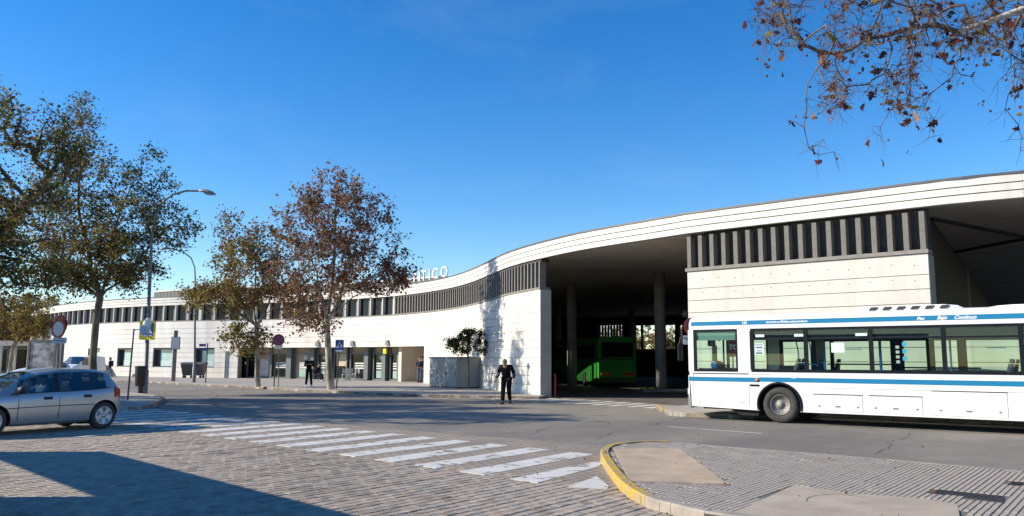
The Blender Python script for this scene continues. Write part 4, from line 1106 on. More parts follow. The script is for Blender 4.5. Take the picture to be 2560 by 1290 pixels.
# ---------------------------------------------------------------- white bus
M['bus_white'] = mat('bus_white_paint', (.80, .79, .77), .28, coat=.4, var=.03, scale=1.5)
stain(M['bus_white'], (.52, .49, .43), 1.6, (.4, 1, 2.5), lo=.55, hi=.8, amt=.35)
M['bus_blue'] = mat('bus_blue_stripe', (.008, .185, .36), .35)
M['bus_frame'] = mat('bus_black_frame', (.008, .010, .015), .4, spec=.2)
M['bus_inside'] = mat('bus_interior_navy', (.018, .028, .055), .6)
M['bus_floor'] = mat('bus_floor_grey', (.09, .09, .1), .7)
M['bus_glass'] = glass('bus_window_glass', (.86, .945, .90), .035)
M['handrail'] = mat('bus_handrail_blue', (.015, .10, .35), .35)
M['seatblue'] = mat('bus_seat', (.04, .055, .09), .6)
M['underbody'] = mat('underbody', (.02, .02, .02), .9)
M['lamp_red'] = mat('lamp_red', (.5, .04, .02), .25)
M['lamp_orange'] = mat('lamp_orange', (.75, .22, .02), .25)
M['chrome'] = mat('wheel_metal', (.26, .25, .235), .6, metal=.4, var=.2, scale=8)
BUS_ANG = math.atan2(.596, -.803)
bus = empty('city_bus', BUS_O, BUS_ANG, 'white city bus with two blue stripes cut off by the right edge of the photo', 'bus')
LEN, HW = 12.4, 1.25
WX0, WX1 = -2.57, -9.05
def arch(cx, r, z0, n=14): return [(cx + r * math.cos(math.pi * k / n), .47 + r * math.sin(math.pi * k / n)) for k in range(n + 1)]
def side_panel(y0, y1):
    poly = [(-.02, .36), (-.02, 1.30)]
    bot = [(-.02, .36)]
    low = .31; R_ = .565; h = math.sqrt(R_ ** 2 - (.47 - low) ** 2)
    pts = [(-.1, .36)]
    for cx in (WX0, WX1):
        a0 = math.atan2(low - .47, h); a1 = math.pi - a0
        arc = [(cx + R_ * math.cos(a0 + (a1 - a0) * k / 16), .47 + R_ * math.sin(a0 + (a1 - a0) * k / 16)) for k in range(17)]
        pts += arc
    pts += [(-LEN + .05, low), (-LEN + .05, 1.33), (-.04, 1.33)]
    mb = MB(); T = Matrix(((1, 0, 0, 0), (0, 0, 1, 0), (0, 1, 0, 0), (0, 0, 0, 1)))  # (x, z) -> x, z with y along extrusion
    mb.prism(pts, y0, y1, M=T); return mb
side_panel(HW - .04, HW).build('side_panel', M['bus_white'], bus)
side_panel(-HW, -HW + .04).build('side_panel', M['bus_white'], bus)
# roof shell with cove, extruded along the body, front rounded
prof = [(HW, 2.50), (HW, 2.72), (HW - .03, 2.80), (HW - .10, 2.86), (HW - .22, 2.90), (.6, 2.93), (0, 2.94)]
prof = prof + [(-y, z) for y, z in reversed(prof[:-1])]
xs = [(-.0, .90, -.10), (-.03, .955, -.05), (-.10, .985, -.02), (-.22, 1.0, 0), (-LEN + .15, 1, 0), (-LEN, .96, -.04)]
mb = MB(); V_ = []
for x, sc, dz in xs:
    V_ += [(x, y * sc, z + dz * (1 if z > 2.6 else 0)) for y, z in prof]
n = len(prof); fs = []
for i in range(len(xs) - 1):
    for k in range(n - 1): fs.append((i * n + k, i * n + k + 1, (i + 1) * n + k + 1, (i + 1) * n + k))
fs += [tuple(range(n)), tuple(range(len(xs) * n - 1, (len(xs) - 1) * n - 1, -1))]
mb.add(V_, fs, 0, True); mb.build('roof', M['bus_white'], bus)
mb = MB(); mb.box(-LEN + .06, -.25, -HW + .05, HW - .05, 2.44, 2.52); mb.build('ceiling', M['bus_inside'], bus)
mb = MB(); mb.box(-LEN + .06, -.12, -.70, .70, .34, .42)
for a, b in ((-.12, -1.95), (-3.2, -8.4), (-9.7, -LEN + .06)):
    for sg in (1, -1): mb.box(a, b, sg * .701, sg * (HW - .06), .34, .42)
mb.build('floor', M['bus_floor'], bus)
# white pillars beside the driver's window, both sides
def z_sill(x): return 1.36
for sgn in (1, -1):
    y0, y1 = sgn * (HW - .05), sgn * HW
    for a, b in ((-.02, -.18), (-1.47, -1.84)):
        mb = MB(); mb.box(a, b, y0, y1, 1.33, 2.5); mb.build('pillar', M['bus_white'], bus)
    mb = MB(); mb.box(-LEN + .05, -LEN + .5, y0, y1, 1.33, 2.5); mb.build('pillar', M['bus_white'], bus)
    # black frame ladder of the long window band
    mb = MB(); yi, yo = sgn * (HW - .06), sgn * (HW + .004)
    def bar(a, b, z0, z1): mb.box(a, b, yi, yo, z0, z1)
    X0, X1 = -1.84, -LEN + .5
    divs = [-1.87, -3.31, -4.91, -6.53, -8.1, -9.7, -LEN + .53]
    bar(X0, X1, 2.44, 2.505); bar(X0, X1, 1.33, 1.395)
    for d in divs: bar(d - .05, d + .05, 1.395, 2.44)
    mb.build('window_frame', M['bus_frame'], bus)
    mb = MB(); bar(-.18, -1.47, 2.44, 2.505); bar(-.18, -1.47, 1.33, 1.40); bar(-.18, -.26, 1.4, 2.44); bar(-1.42, -1.47, 1.4, 2.44); mb.build('window_frame', M['bus_frame'], bus)
    for a, b in zip(divs, divs[1:]):
        mb = MB(); mb.box(a - .05, b + .05, sgn * (HW - .03), sgn * (HW - .024), 1.395, 2.44); wp = mb.build('window_pane', M['bus_glass'], bus)
        mb = MB(); mb.box(a - .05, b + .05, sgn * (HW - .022), sgn * (HW - .0), 2.19, 2.235); mb.box(a - .05, b + .05, sgn * (HW - .05), sgn * (HW - .034), 2.28, 2.44)
        mb.build('window_rail', M['bus_frame'], wp)
    mb = MB(); mb.box(-.26, -1.42, sgn * (HW - .03), sgn * (HW - .024), 1.4, 2.44); mb.build('window_pane', M['bus_glass'], bus)
    # blue stripes
    mb = MB(); mb.box(-.12, -LEN + .06, sgn * HW - .002, sgn * (HW + .003), 2.61, 2.73); mb.build('upper_stripe', M['bus_blue'], bus)
    mb = MB(); mb.box(-.02, -2.05, sgn * HW - .002, sgn * (HW + .003), 1.06, 1.18); mb.box(-2.05, -LEN + .06, sgn * HW - .002, sgn * (HW + .003), 1.075, 1.195); mb.build('lower_stripe', M['bus_blue'], bus)
# far-side door leaves with their pictogram stickers, dark interior coving
mb = MB()
for a, b in ((-4.95, -5.2), (-5.75, -5.95), (-6.5, -6.7)): mb.box(a, b, -HW + .05, -HW + .09, .5, 2.44)
mb.build('door_posts', M['bus_inside'], bus)
for sgn in (1, -1):
    mb = MB(); mb.hexa([(-1.9, sgn * (HW - .07), 2.2), (-LEN + .4, sgn * (HW - .07), 2.2), (-LEN + .4, sgn * (HW - .10), 2.2), (-1.9, sgn * (HW - .10), 2.2)][::sgn], [(-1.9, sgn * (HW - .07), 2.45), (-LEN + .4, sgn * (HW - .07), 2.45), (-LEN + .4, sgn * (HW - .42), 2.45), (-1.9, sgn * (HW - .42), 2.45)][::sgn])
    mb.build('coving', M['bus_inside'], bus)
mb = MB(); mb.box(-3.0, -3.12, -HW + .05, -.3, .42, 2.44); mb.box(-1.95, -2.55, -HW + .05, -.7, .42, 1.5); mb.build('cab_partition', M['bus_inside'], bus)
for x, y, z in ((-7.02 + 1.35, -HW + .03, 2.05), (-5.67, -HW + .03, 1.88), (-5.67, -HW + .03, 1.70)):
    mb = MB(); mb.box(x - .05, x + .05, HW - .022, HW - .018, z - .05, z + .05); mb.build('blue_sticker', mat('sticker_cyan', (.03, .32, .45), .5), bus)
for z in (1.98, 1.86, 1.74, 1.62):
    mb = MB(); mb.box(-5.55, -5.47, HW - .022, HW - .018, z - .035, z + .035); mb.build('grey_sticker', mat('sticker_grey', (.3, .36, .34), .5), bus)
# label strips and paper notices on the panes
M['paper'] = mat('paper_notice', (.62, .74, .74), .6); M['ink'] = mat('ink_grey', (.10, .14, .16), .6)
for x0, x1, z0, z1 in ((-1.98, -2.22, 2.27, 2.34), (-3.02, -3.26, 2.27, 2.34), (-4.55, -4.83, 2.265, 2.335)):
    mb = MB(); mb.box(x0, x1, HW - .020, HW - .016, z0, z1); mb.build('label_strip', M['paper'], bus)
mb = MB(); mb.box(-1.93, -2.2, HW - .020, HW - .016, 1.80, 2.10); pn = mb.build('paper_notice', M['paper'], bus)
for z, w in ((2.06, .22), (1.99, .18), (1.90, .15), (1.84, .18)):
    mb = MB(); mb.box(-2.065 - w / 2, -2.065 + w / 2, HW - .0155, HW - .013, z - .012 - (.01 if w == .18 else 0), z + .012 + (.01 if w == .18 else 0)); mb.build('print_line', M['ink'], pn)
mb = MB(); mb.box(-3.95, -4.27, HW - .020, HW - .016, 1.85, 2.10); mb.build('pale_sheet', M['paper'], bus)
for x, z in ((-4.5, 1.93), (-7.6, 1.95)):
    mb = MB(); mb.box(x - .2, x + .2, HW - .020, HW - .017, z - .012, z + .012); mb.build('print_line', M['ink'], bus)
# handrails, seats, wheel, dashboard
def rail(pts, r=.016, m_='handrail'): mb = MB(); mb.tube(pts, r, 8); mb.build('handrail', M[m_], bus)
rail([(-2.9, .55, .42), (-2.9, .55, 1.9), (-2.83, .5, 2.2), (-2.75, .45, 2.45)]); rail([(-3.22, .5, .42), (-3.22, .5, 2.0), (-3.14, .45, 2.25), (-3.1, .4, 2.45)])
rail([(-2.9, .55, 1.55), (-3.22, .5, 1.55), (-3.5, .5, 1.5)]); rail([(-3.6, .6, .42), (-3.6, .6, 2.45)], .03); rail([(-5.0, .7, .42), (-5.0, .7, 2.45)], .035)
rail([(-6.6, .8, .42), (-6.6, .8, 2.45)], .025); rail([(-4.95, -1.1, 1.47), (-7.0, -1.1, 1.47)], .02, 'bus_frame'); rail([(-3.2, -1.1, 1.55), (-5.0, -1.1, 1.55)], .02, 'bus_frame')
def bus_seat(x, y):
    mb = MB()
    T = Matrix.Translation((x, y, 0))
    mb.cbox(-.05, .4, -.2, .2, .78, .86, .03, M=T); mb.build('seat', M['seatblue'], bus)
    mb = MB(); T2 = Matrix.Translation((x - .04, y, .82)) @ Matrix.Rotation(R(-14), 4, 'Y')
    out = [(-.20, 0), (.20, 0), (.21, .5), (.15, .68), (.10, .78), (-.10, .78), (-.15, .68), (-.21, .5)]
    T3 = T2 @ Matrix(((0, 0, 1, 0), (1, 0, 0, 0), (0, 1, 0, 0), (0, 0, 0, 1)))
    mb.prism(out, -.035, .035, M=T3); mb.prism([(-.12, .80), (-.07, .90), (.07, .90), (.12, .80), (.09, .80), (.05, .87), (-.05, .87), (-.09, .80)], -.03, .03, M=T3); mb.build('seat_back', M['seatblue'], bus)
for x, y in ((-2.75, .85), (-2.75, .4), (-3.35, .85), (-3.35, -.8), (-7.6, .85), (-7.6, .4), (-8.4, .85), (-9.2, .85), (-7.6, -.8)): bus_seat(x, y)
mb = MB(); mb.cbox(-.2, -.75, -HW + .1, HW - .1, 1.0, 1.42, .08); mb.build('dashboard', M['bus_inside'], bus)
mb = MB(); T = Matrix.Translation((-.78, .62, 1.5)) @ Matrix.Rotation(R(-35), 4, 'Y'); ring_ = [(.22 * math.cos(2 * math.pi * k / 24), .22 * math.sin(2 * math.pi * k / 24), 0) for k in range(25)]
mb.tube([T @ Vector(p) for p in ring_], .018, 6, caps=False); mb.tube([T @ Vector((-.2, 0, 0)), T @ Vector((.2, 0, 0))], .014, 5); mb.tube([T @ Vector((0, 0, 0)), (-.5, .62, 1.15)], .03, 6); mb.build('steering_wheel', M['black'], bus)
bus_seat(-1.35, .6)
mb = MB(); mb.cbox(-.35, -.62, .1, .5, 1.42, 1.60, .05); mb.build('instrument_hood', M['handrail'], bus)
mb = MB(); mb.box(-.27, -1.42, HW - .07, HW - .04, 2.2, 2.44); mb.build('sun_blind', mat('sun_blind_green', (.16, .25, .24), .6), bus)
mb = MB(); mb.tube([(-.45, -.3, .9), (-.45, -.3, 2.4)], .03, 8); mb.tube([(-.95, -.7, .5), (-.95, -.7, 2.4)], .03, 8); mb.build('cab_post', M['bus_frame'], bus)
mb = MB(); mb.cbox(-.28, -.34, .0, .5, 2.05, 2.3, .03); mb.build('inner_mirror', M['bus_frame'], bus)
# front: windscreen, panels, mirrors
mb = MB(); cur = [(0.0, -HW + .06), (.10, -.8), (.15, 0), (.10, .8), (0.0, HW - .06)]
def curved(mb, z0, z1, d=0, th=.03):
    V_ = [(x + d, y, z) for z in (z0, z1) for x, y in cur] + [(x + d - th, y, z) for z in (z0, z1) for x, y in cur]
    fs = []
    for k in range(4): fs += [(k, k + 1, 6 + k, 5 + k), (10 + k, 15 + k, 16 + k, 11 + k), (k, 10 + k, 11 + k, k + 1), (5 + k, 6 + k, 16 + k, 15 + k)]
    mb.add(V_, fs + [(0, 5, 15, 10), (4, 14, 19, 9)], 0, False); return mb
curved(MB(), 1.22, 2.48).build('windscreen', M['bus_glass'], bus)
curved(MB(), 2.48, 2.80, .01).build('destination_box', M['bus_frame'], bus)
curved(MB(), .62, 1.22, .02).build('front_panel', M['bus_white'], bus)
curved(MB(), .30, .62, .05, .1).build('front_bumper', mat('bumper_grey', (.22, .22, .22), .6), bus)
mb = MB(); mb.box(.03, .06, HW - .32, HW - .08, .68, .86); mb.build('headlight', M['paleglass'], bus)
mb = MB(); mb.box(.03, .06, -HW + .08, -HW + .32, .68, .86); mb.build('headlight', M['paleglass'], bus)
for sgn in (1, -1):
    mb = MB(); mb.tube([(.02, sgn * (HW - .05), 2.25), (.2, sgn * (HW + .02), 2.3), (.24, sgn * (HW + .04), 2.1)], .02, 6); mb.build('mirror_arm', M['black'], bus)
    mb = MB(); mb.cbox(.17, .27, sgn * HW - .1, sgn * HW + .13, 1.62, 2.12, .03); mb.build('mirror', M['bus_frame'], bus)
# back end
mb = MB(); mb.box(-LEN, -LEN + .05, -HW, HW, .32, 2.5); mb.build('rear_panel', M['bus_white'], bus)
mb = MB(); mb.box(-LEN - .01, -LEN, -HW + .2, HW - .2, 1.5, 2.3); mb.build('rear_window', M['bus_frame'], bus)
# trim on the near side
mb = MB(); mb.box(-.15, -1.75, HW, HW + .012, 1.27, 1.29); mb.build('trim_strip', M['bus_frame'], bus)
mb = MB(); mb.lathe([(0, 0), (.05, 0), (.04, .03), (0, .04)], 12, M=Matrix.Translation((-1.99, HW, 1.12)) @ Matrix.Rotation(R(-90), 4, 'X')); mb.build('side_lamp', M['lamp_orange'], bus)
mb = MB(); mb.cbox(-1.78, -2.05, HW - .01, HW + .02, .95, 1.0, .02); mb.build('side_vent', M['bus_frame'], bus)
mb = MB(); mb.box(-2.92, -3.02, HW, HW + .004, 1.18, 1.29); mb.build('round_sticker', M['white'], bus)
M['seamline'] = mat('panel_gap', (.10, .10, .10), .8)
def gap(x0, x1, z0, z1, name='panel_gap', m_=None): mb = MB(); mb.box(x0, x1, HW, HW + .003, z0, z1); return mb.build(name, m_ or M['seamline'], bus)
gap(-.155, -.163, .36, 1.26); gap(-1.76, -1.768, .40, .95); gap(-3.25, -11.6, .94, .946)
hatches = [(-3.45, -4.65), (-4.80, -6.0), (-6.2, -7.75), (-9.8, -11.0)]
for a, b in hatches:
    top = .80 if a > -6 else .95
    mb = MB(); mb.cbox(a, b, HW - .01, HW + .010, .36, top, .006); ho = mb.build('hatch', M['bus_white'], bus)
    mb = MB(); mb.box(a, b, HW + .0102, HW + .018, top - .022, top - .002); mb.build('hatch_gap', M['bus_frame'], ho)
    for t in (.12, .5, .9):
        mb = MB(); c = a + (b - a) * t; w = .06 if t == .5 else .022
        mb.box(c - w, c + w, HW + .0102, HW + .02, .47, .505); mb.build('latch', M['steel'], ho)
gap(-.32, -.35, .46, .49, 'fitting', M['bus_frame']); gap(-1.52, -1.65, .49, .505, 'fitting', mat('rust', (.3, .12, .05), .8))
# wheels
def bus_wheel(x, sgn):
    T = Matrix.Translation((x, sgn * (HW - .05), .478)) @ Matrix.Rotation(R(-90 * sgn), 4, 'X')
    mb = MB(); mb.lathe([(.27, -.27), (.43, -.28), (.470, -.25), (.478, -.2), (.478, -.08), (.470, -.03), (.44, 0.0), (.38, .012), (.32, .005), (.285, -.02), (.27, -.06)], 36, M=T, closed=True); w = mb.build('wheel', M['tyre'], bus)
    mb = MB(); mb.lathe([(.275, -.03), (.26, -.015), (.25, -.05), (.235, -.11), (.17, -.12), (.15, -.06), (.13, -.03), (.09, -.02), (.08, .01), (.0, .014)], 24, M=T); mb.build('rim', M['chrome'], w)
    mb = MB()
    for k in range(10):
        a = 2 * math.pi * k / 10; mb.lathe([(.016, -.09), (.016, -.04), (0, -.035)], 6, M=T @ Matrix.Translation((.135 * math.cos(a), .135 * math.sin(a), .02)))
    mb.build('wheel_nuts', M['steel'], w)
    mb = MB()
    for k in range(8):
        a = 2 * math.pi * k / 8; mb.ell((.205 * math.cos(a), .205 * math.sin(a), -.113), (.026, .026, .008), 8, 4, M=T)
    mb.build('rim_holes', M['black'], w)
    mb = MB(); pts = [(x + .575 * math.cos(t), sgn * HW, .47 + .575 * math.sin(t)) for t in np.linspace(-.24, math.pi + .24, 26)]
    mb.tube(pts, .035, 6); mb.build('arch_trim', M['bus_frame'], bus)
    mb = MB(); q_ = [(x + .57 * math.cos(t), .47 + .57 * math.sin(t)) for t in np.linspace(-.2, math.pi + .2, 22)]; mb.add([(a, sgn * (HW - .005), b) for a, b in q_] + [(a, sgn * (HW - .5), b) for a, b in q_], [(i, i + 1, 23 + i, 22 + i) for i in range(21)] + [tuple(range(22, 44))], 0, False); mb.build('wheel_housing', M['underbody'], bus)
for x in (WX0, WX1):
    for sgn in (1, -1): bus_wheel(x, sgn)
mb = MB(); mb.box(-.4, -1.9, -HW + .1, HW - .1, .30, .34); mb.box(-3.25, -8.35, -HW + .12, HW - .12, .27, .34); mb.box(-9.75, -LEN + .1, -HW + .1, HW - .1, .27, .34); mb.build('underbody', M['underbody'], bus)
mb = MB(); mb.hexa([(-1.5, -1.0, .16), (-1.95, -1.0, .16), (-1.95, HW - .12, .16), (-1.5, HW - .12, .16)], [(-1.1, -1.0, .34), (-2.0, -1.0, .34), (-2.0, HW - .1, .34), (-1.1, HW - .1, .34)]); mb.build('step_well', M['underbody'], bus)
# roof unit with slanted black vents, second unit behind
def pod(x0, x1, h, m_):
    mb = MB(); V_ = []
    for x, z, s in ((x0 + .35, 0, 1), (x0 + .1, h * .55, .97), (x0, h, .94), (x1, h, .94), (x1 - .3, h * .6, .97), (x1 - .6, 0, 1)): pass
    sec = lambda x, y, z0, z1: [(x, -y, z0), (x, y, z0), (x, y * .93, z1), (x, -y * .93, z1)]
    rings = [sec(x0, 1.02, 2.86, 2.89), sec(x0 - .25, 1.04, 2.86, 2.86 + h * .8), sec(x0 - .55, 1.05, 2.86, 2.86 + h), sec(x1 + .45, 1.05, 2.86, 2.86 + h), sec(x1 + .15, 1.04, 2.86, 2.86 + h * .75), sec(x1, 1.0, 2.86, 2.89)]
    V_ = [p for r in rings for p in r]; fs = []
    for i in range(5):
        for k in range(4): fs.append((i * 4 + k, i * 4 + (k + 1) % 4, i * 4 + 4 + (k + 1) % 4, i * 4 + 4 + k))
    mb.add(V_, fs + [(0, 1, 2, 3)[::-1], (20, 21, 22, 23)]); return mb.build('roof_unit', m_, bus)
pu = pod(-4.35, -7.0, .15, M['bus_white'])
for k in range(6):
    x = -4.85 - k * .32
    mb = MB(); y0 = 1.045; b4 = [(x, y0, 2.915), (x - .15, y0, 2.915), (x - .15, y0 - .06, 2.915), (x, y0 - .06, 2.915)]
    t4 = [(x - .06, 1.02, 2.99), (x - .21, 1.02, 2.99), (x - .21, .95, 2.99), (x - .06, .95, 2.99)]
    b4 = [(a, b + .012, c) for a, b, c in b4]; t4 = [(a, b + .012, c) for a, b, c in t4]
    mb.hexa(b4, t4); mb.build('vent', mat('vent_brown', (.018, .013, .012), .6), pu)
pod(-7.4, -9.4, .09, M['bus_white'])
# lettering
def side_text(body, x, z, size, m_, name='lettering', shear=0.0, bold=0.004):
    o = text_mesh(body, size, .0015, m_, name, bus, shear=shear, bold=bold); o.matrix_local = Matrix(((-1, 0, 0, x), (0, 0, 1, HW + .0055), (0, 1, 0, z), (0, 0, 0, 1))); return o
side_text('141', -1.62, 2.635, .10, M['white'], bold=.006)
side_text('Piso', -6.0 + .02, 2.632, .10, M['white'], shear=.4); side_text('Bajo', -6.62 + .2, 2.632, .12, M['white'], shear=.4); side_text('Continuo', -6.78, 2.632, .12, M['white'], shear=.4)
# a line of white script too small to read, as short slanted strokes
sr = random.Random(2); mb = MB()
x = -2.28
while x > -3.35:
    h = sr.uniform(.03, .05) + (.03 if sr.random() < .2 else 0); w = sr.uniform(.02, .04)
    mb.add([(x, HW + .0055, 2.645), (x - w, HW + .0055, 2.645), (x - w - h * .5, HW + .0055, 2.645 + h), (x - h * .5, HW + .0055, 2.645 + h)], [(0, 1, 2, 3)]); x -= w + .012
mb.build('script_line', M['white'], bus)
mb = MB(); mb.box(-1.83, -2.35, HW, HW + .003, 1.255, 1.285); mb.build('print_line', mat('print_pale', (.5, .5, .5), .6), bus)
mb = MB(); mb.box(-2.5, -2.85, HW, HW + .003, 1.222, 1.232); mb.build('print_line', mat('print_pale_b', (.55, .55, .55), .6), bus)
# ---------------------------------------------------------------- cars
M['silver'] = mat('silver_car_paint', (.42, .415, .41), .28, metal=.55, coat=.5, var=.03, scale=2)
M['car_white'] = mat('white_car_paint', (.72, .72, .72), .3, coat=.5)
M['car_red'] = mat('dark_red_car_paint', (.16, .02, .02), .3, coat=.5)
M['car_glass'] = glass('car_window_glass', (.30, .36, .40), .12)
M['car_screen'] = glass('car_windscreen_glass', (.62, .72, .72), .25)
M['rim'] = mat('alloy_rim', (.52, .53, .55), .35, metal=.6)
def interp(stn, x):
    xs = [s[0] for s in stn]; n = len(stn)
    if x >= xs[0]: return stn[0][1:]
    if x <= xs[-1]: return stn[-1][1:]
    for i in range(n - 1):
        if xs[i] >= x >= xs[i + 1]:
            t = (x - xs[i]) / (xs[i + 1] - xs[i]); t = t * t * (3 - 2 * t) * .35 + t * .65
            return [a + (b - a) * t for a, b in zip(stn[i][1:], stn[i + 1][1:])]
HATCH = dict(len=3.76, hw=.835, wheels=(-.80, -3.26), wr=.305,
    # x, sill z, belt z, roof z, half width at belt, half width at roof edge
    stn=[(0, .30, .54, .58, .52, .40), (-.06, .22, .60, .66, .68, .52), (-.22, .20, .68, .75, .78, .62), (-.55, .20, .77, .86, .82, .66), (-.98, .19, .835, .95, .835, .70), (-1.35, .18, .86, 1.16, .835, .66), (-1.78, .18, .872, 1.32, .835, .60), (-2.3, .18, .882, 1.38, .835, .60), (-2.9, .18, .90, 1.38, .83, .60), (-3.25, .19, .925, 1.345, .82, .585), (-3.44, .22, .95, 1.29, .80, .565), (-3.60, .26, .94, 1.07, .77, .60), (-3.70, .30, .88, .93, .72, .60), (-3.76, .36, .77, .82, .64, .55)],
    ws=(-1.0, -1.72), side=[(-1.30, -2.10), (-2.20, -2.92), (-2.96, -3.30)], rear=(-3.46, -3.60))
VAN = dict(len=4.3, hw=.88, wheels=(-.85, -3.5), wr=.31,
    stn=[(0, .30, .62, .66, .56, .42), (-.06, .24, .72, .80, .72, .58), (-.3, .22, .90, 1.0, .84, .68), (-.8, .20, 1.02, 1.14, .88, .74), (-1.2, .20, 1.06, 1.48, .88, .72), (-1.7, .20, 1.08, 1.80, .88, .74), (-2.4, .20, 1.08, 1.86, .88, .76), (-3.6, .20, 1.08, 1.86, .88, .76), (-4.2, .24, 1.06, 1.82, .87, .75), (-4.3, .30, 1.0, 1.70, .84, .72)],
    ws=(-.85, -1.65), side=[(-1.25, -2.05)], rear=(-4.22, -4.29))
def car(name, sp, loc, ang, paint, label, group=None, detail=True):
    root = empty(name, loc, ang, label, 'car' if sp is HATCH else 'van', group)
    cuts_ = sorted({s[0] for s in sp['stn']} | set(np.linspace(0, -sp['len'], 46).round(3)) | set(sp['ws']) | {x for ab in sp['side'] for x in ab} | set(sp['rear']), reverse=True)
    def ring(x):
        zs, zb, zr, w, wr_ = interp(sp['stn'], x)
        half = [(w * .86, zs), (w * .965, zs + .06), (w * .985, zs + .14), (w * 1.0, zs + (zb - zs) * .50), (w * .995, zs + (zb - zs) * .72), (w * .975, zb - .035), (w * .945, zb), (wr_ + (w * .945 - wr_) * .06, zr - (zr - zb) * .16), (wr_ * .93, zr - .028 * min(1, (zr - zb) * 4)), (wr_ * .6, zr), (0, zr + .012)]
        return [(x, y, z) for y, z in half] + [(x, -y, z) for y, z in reversed(half[:-1])]
    rings = [ring(x) for x in cuts_]; n = len(rings[0]); nh = 11
    body, gl, wsm, rw = MB(), [MB() for _ in range(2 * len(sp['side']))], MB(), MB()
    side_sub = {6: 1}
    for i in range(len(rings) - 1):
        xm = (cuts_[i] + cuts_[i + 1]) / 2
        for k in range(n - 1):
            q = [rings[i][k], rings[i][k + 1], rings[i + 1][k + 1], rings[i + 1][k]]
            kk = k if k < nh - 1 else n - 2 - k
            tgt = body
            if kk == 6:
                for j, (a, b) in enumerate(sp['side']):
                    if b < xm < a: tgt = gl[2 * j + (k >= nh - 1)]
            if kk >= 7 and sp['ws'][1] < xm < sp['ws'][0] and not (kk == 7 and False): tgt = wsm
            if kk >= 7 and sp['rear'][1] < xm < sp['rear'][0]: tgt = rw
            tgt.add(q, [(0, 1, 2, 3)], 2 if (tgt is body and kk == 6 and len(sp['side']) > 1 and sp['side'][-1][1] < xm < sp['side'][0][0]) else 0, True)
        body.add([rings[i][0], rings[i + 1][0], rings[i + 1][-1], rings[i][-1]], [(0, 1, 2, 3)], 1)
    body.add(rings[0], [tuple(range(n))], 0); body.add(rings[-1], [tuple(range(n - 1, -1, -1))], 0)
    bo = body.build('body', [paint, M['underbody'], M['black']], root)
    bm_ = bmesh.new(); bm_.from_mesh(bo.data); bmesh.ops.remove_doubles(bm_, verts=bm_.verts, dist=.0008); bmesh.ops.recalc_face_normals(bm_, faces=bm_.faces); bm_.to_mesh(bo.data); bm_.free()
    for g_ in gl: g_.build('side_window', M['car_glass'], root)
    wsm.build('windscreen', M['car_screen'], root); rw.build('rear_window', M['car_glass'], root)
    # wheel arches: recessed dark cups cut through the flanks
    for cx in sp['wheels']:
        zs, zb, zr, w, wr_ = interp(sp['stn'], cx)
        mb = MB(); mb.lathe([(sp['wr'] + .055, -w - .03), (sp['wr'] + .055, w + .03)], 28, M=Matrix.Translation((cx, 0, sp['wr'])) @ Matrix.Rotation(R(90), 4, 'X'), smooth=False)
        co = mb.build('cutter', M['underbody'])
        co.parent = root
        md = bo.modifiers.new('cut', 'BOOLEAN'); md.operation = 'DIFFERENCE'; md.object = co; md.solver = 'EXACT'
        bpy.context.view_layer.update(); dg = bpy.context.evaluated_depsgraph_get()
        me = bpy.data.meshes.new_from_object(bo.evaluated_get(dg)); bo.modifiers.clear(); bo.data = me; me.set_sharp_from_angle(angle=R(32))
        bpy.data.objects.remove(co)
        mb = MB(); mb.box(cx - sp['wr'] - .05, cx + sp['wr'] + .05, -w * .55, w * .55, .12, sp['wr'] * 2 + .05); mb.build('wheel_housing', M['underbody'], root)
        for sgn in (1, -1):
            T = Matrix.Translation((cx, sgn * (w - .03), sp['wr'])) @ Matrix.Rotation(R(-90 * sgn), 4, 'X'); r = sp['wr']
            mb = MB(); mb.lathe([(r * .66, -.19), (r * .95, -.19), (r, -.16), (r, -.03), (r * .96, 0), (r * .80, .012), (r * .68, .0), (r * .66, -.03)], 28, M=T, closed=True); wh = mb.build('wheel', M['tyre'], root)
            mb = MB(); mb.lathe([(r * .69, -.005), (r * .66, .004), (r * .62, -.03), (r * .60, -.09), (0, -.10)], 24, M=T); mb.build('rim_dish', M['underbody'], wh)
            mb = MB(); mb.lathe([(r * .69, -.004), (r * .68, .008), (r * .60, .004), (r * .59, -.02)], 24, M=T)
            for k in range(5):
                a = 2 * math.pi * k / 5 + .3; ca, sa = math.cos(a), math.sin(a)
                q = lambda rr, tt, z: T @ Vector((rr * ca - tt * sa, rr * sa + tt * ca, z))
                mb.hexa([q(r * .10, -.035, -.05), q(r * .62, -.062, -.05), q(r * .62, .062, -.05), q(r * .10, .035, -.05)], [q(r * .10, -.03, -.005), q(r * .62, -.05, .002), q(r * .62, .05, .002), q(r * .10, .03, -.005)])
            mb.lathe([(r * .22, -.04), (r * .2, .004), (0, .008)], 12, M=T); mb.build('rim', M['rim'], wh)
    W = lambda x, f: interp(sp['stn'], x)[3] * f
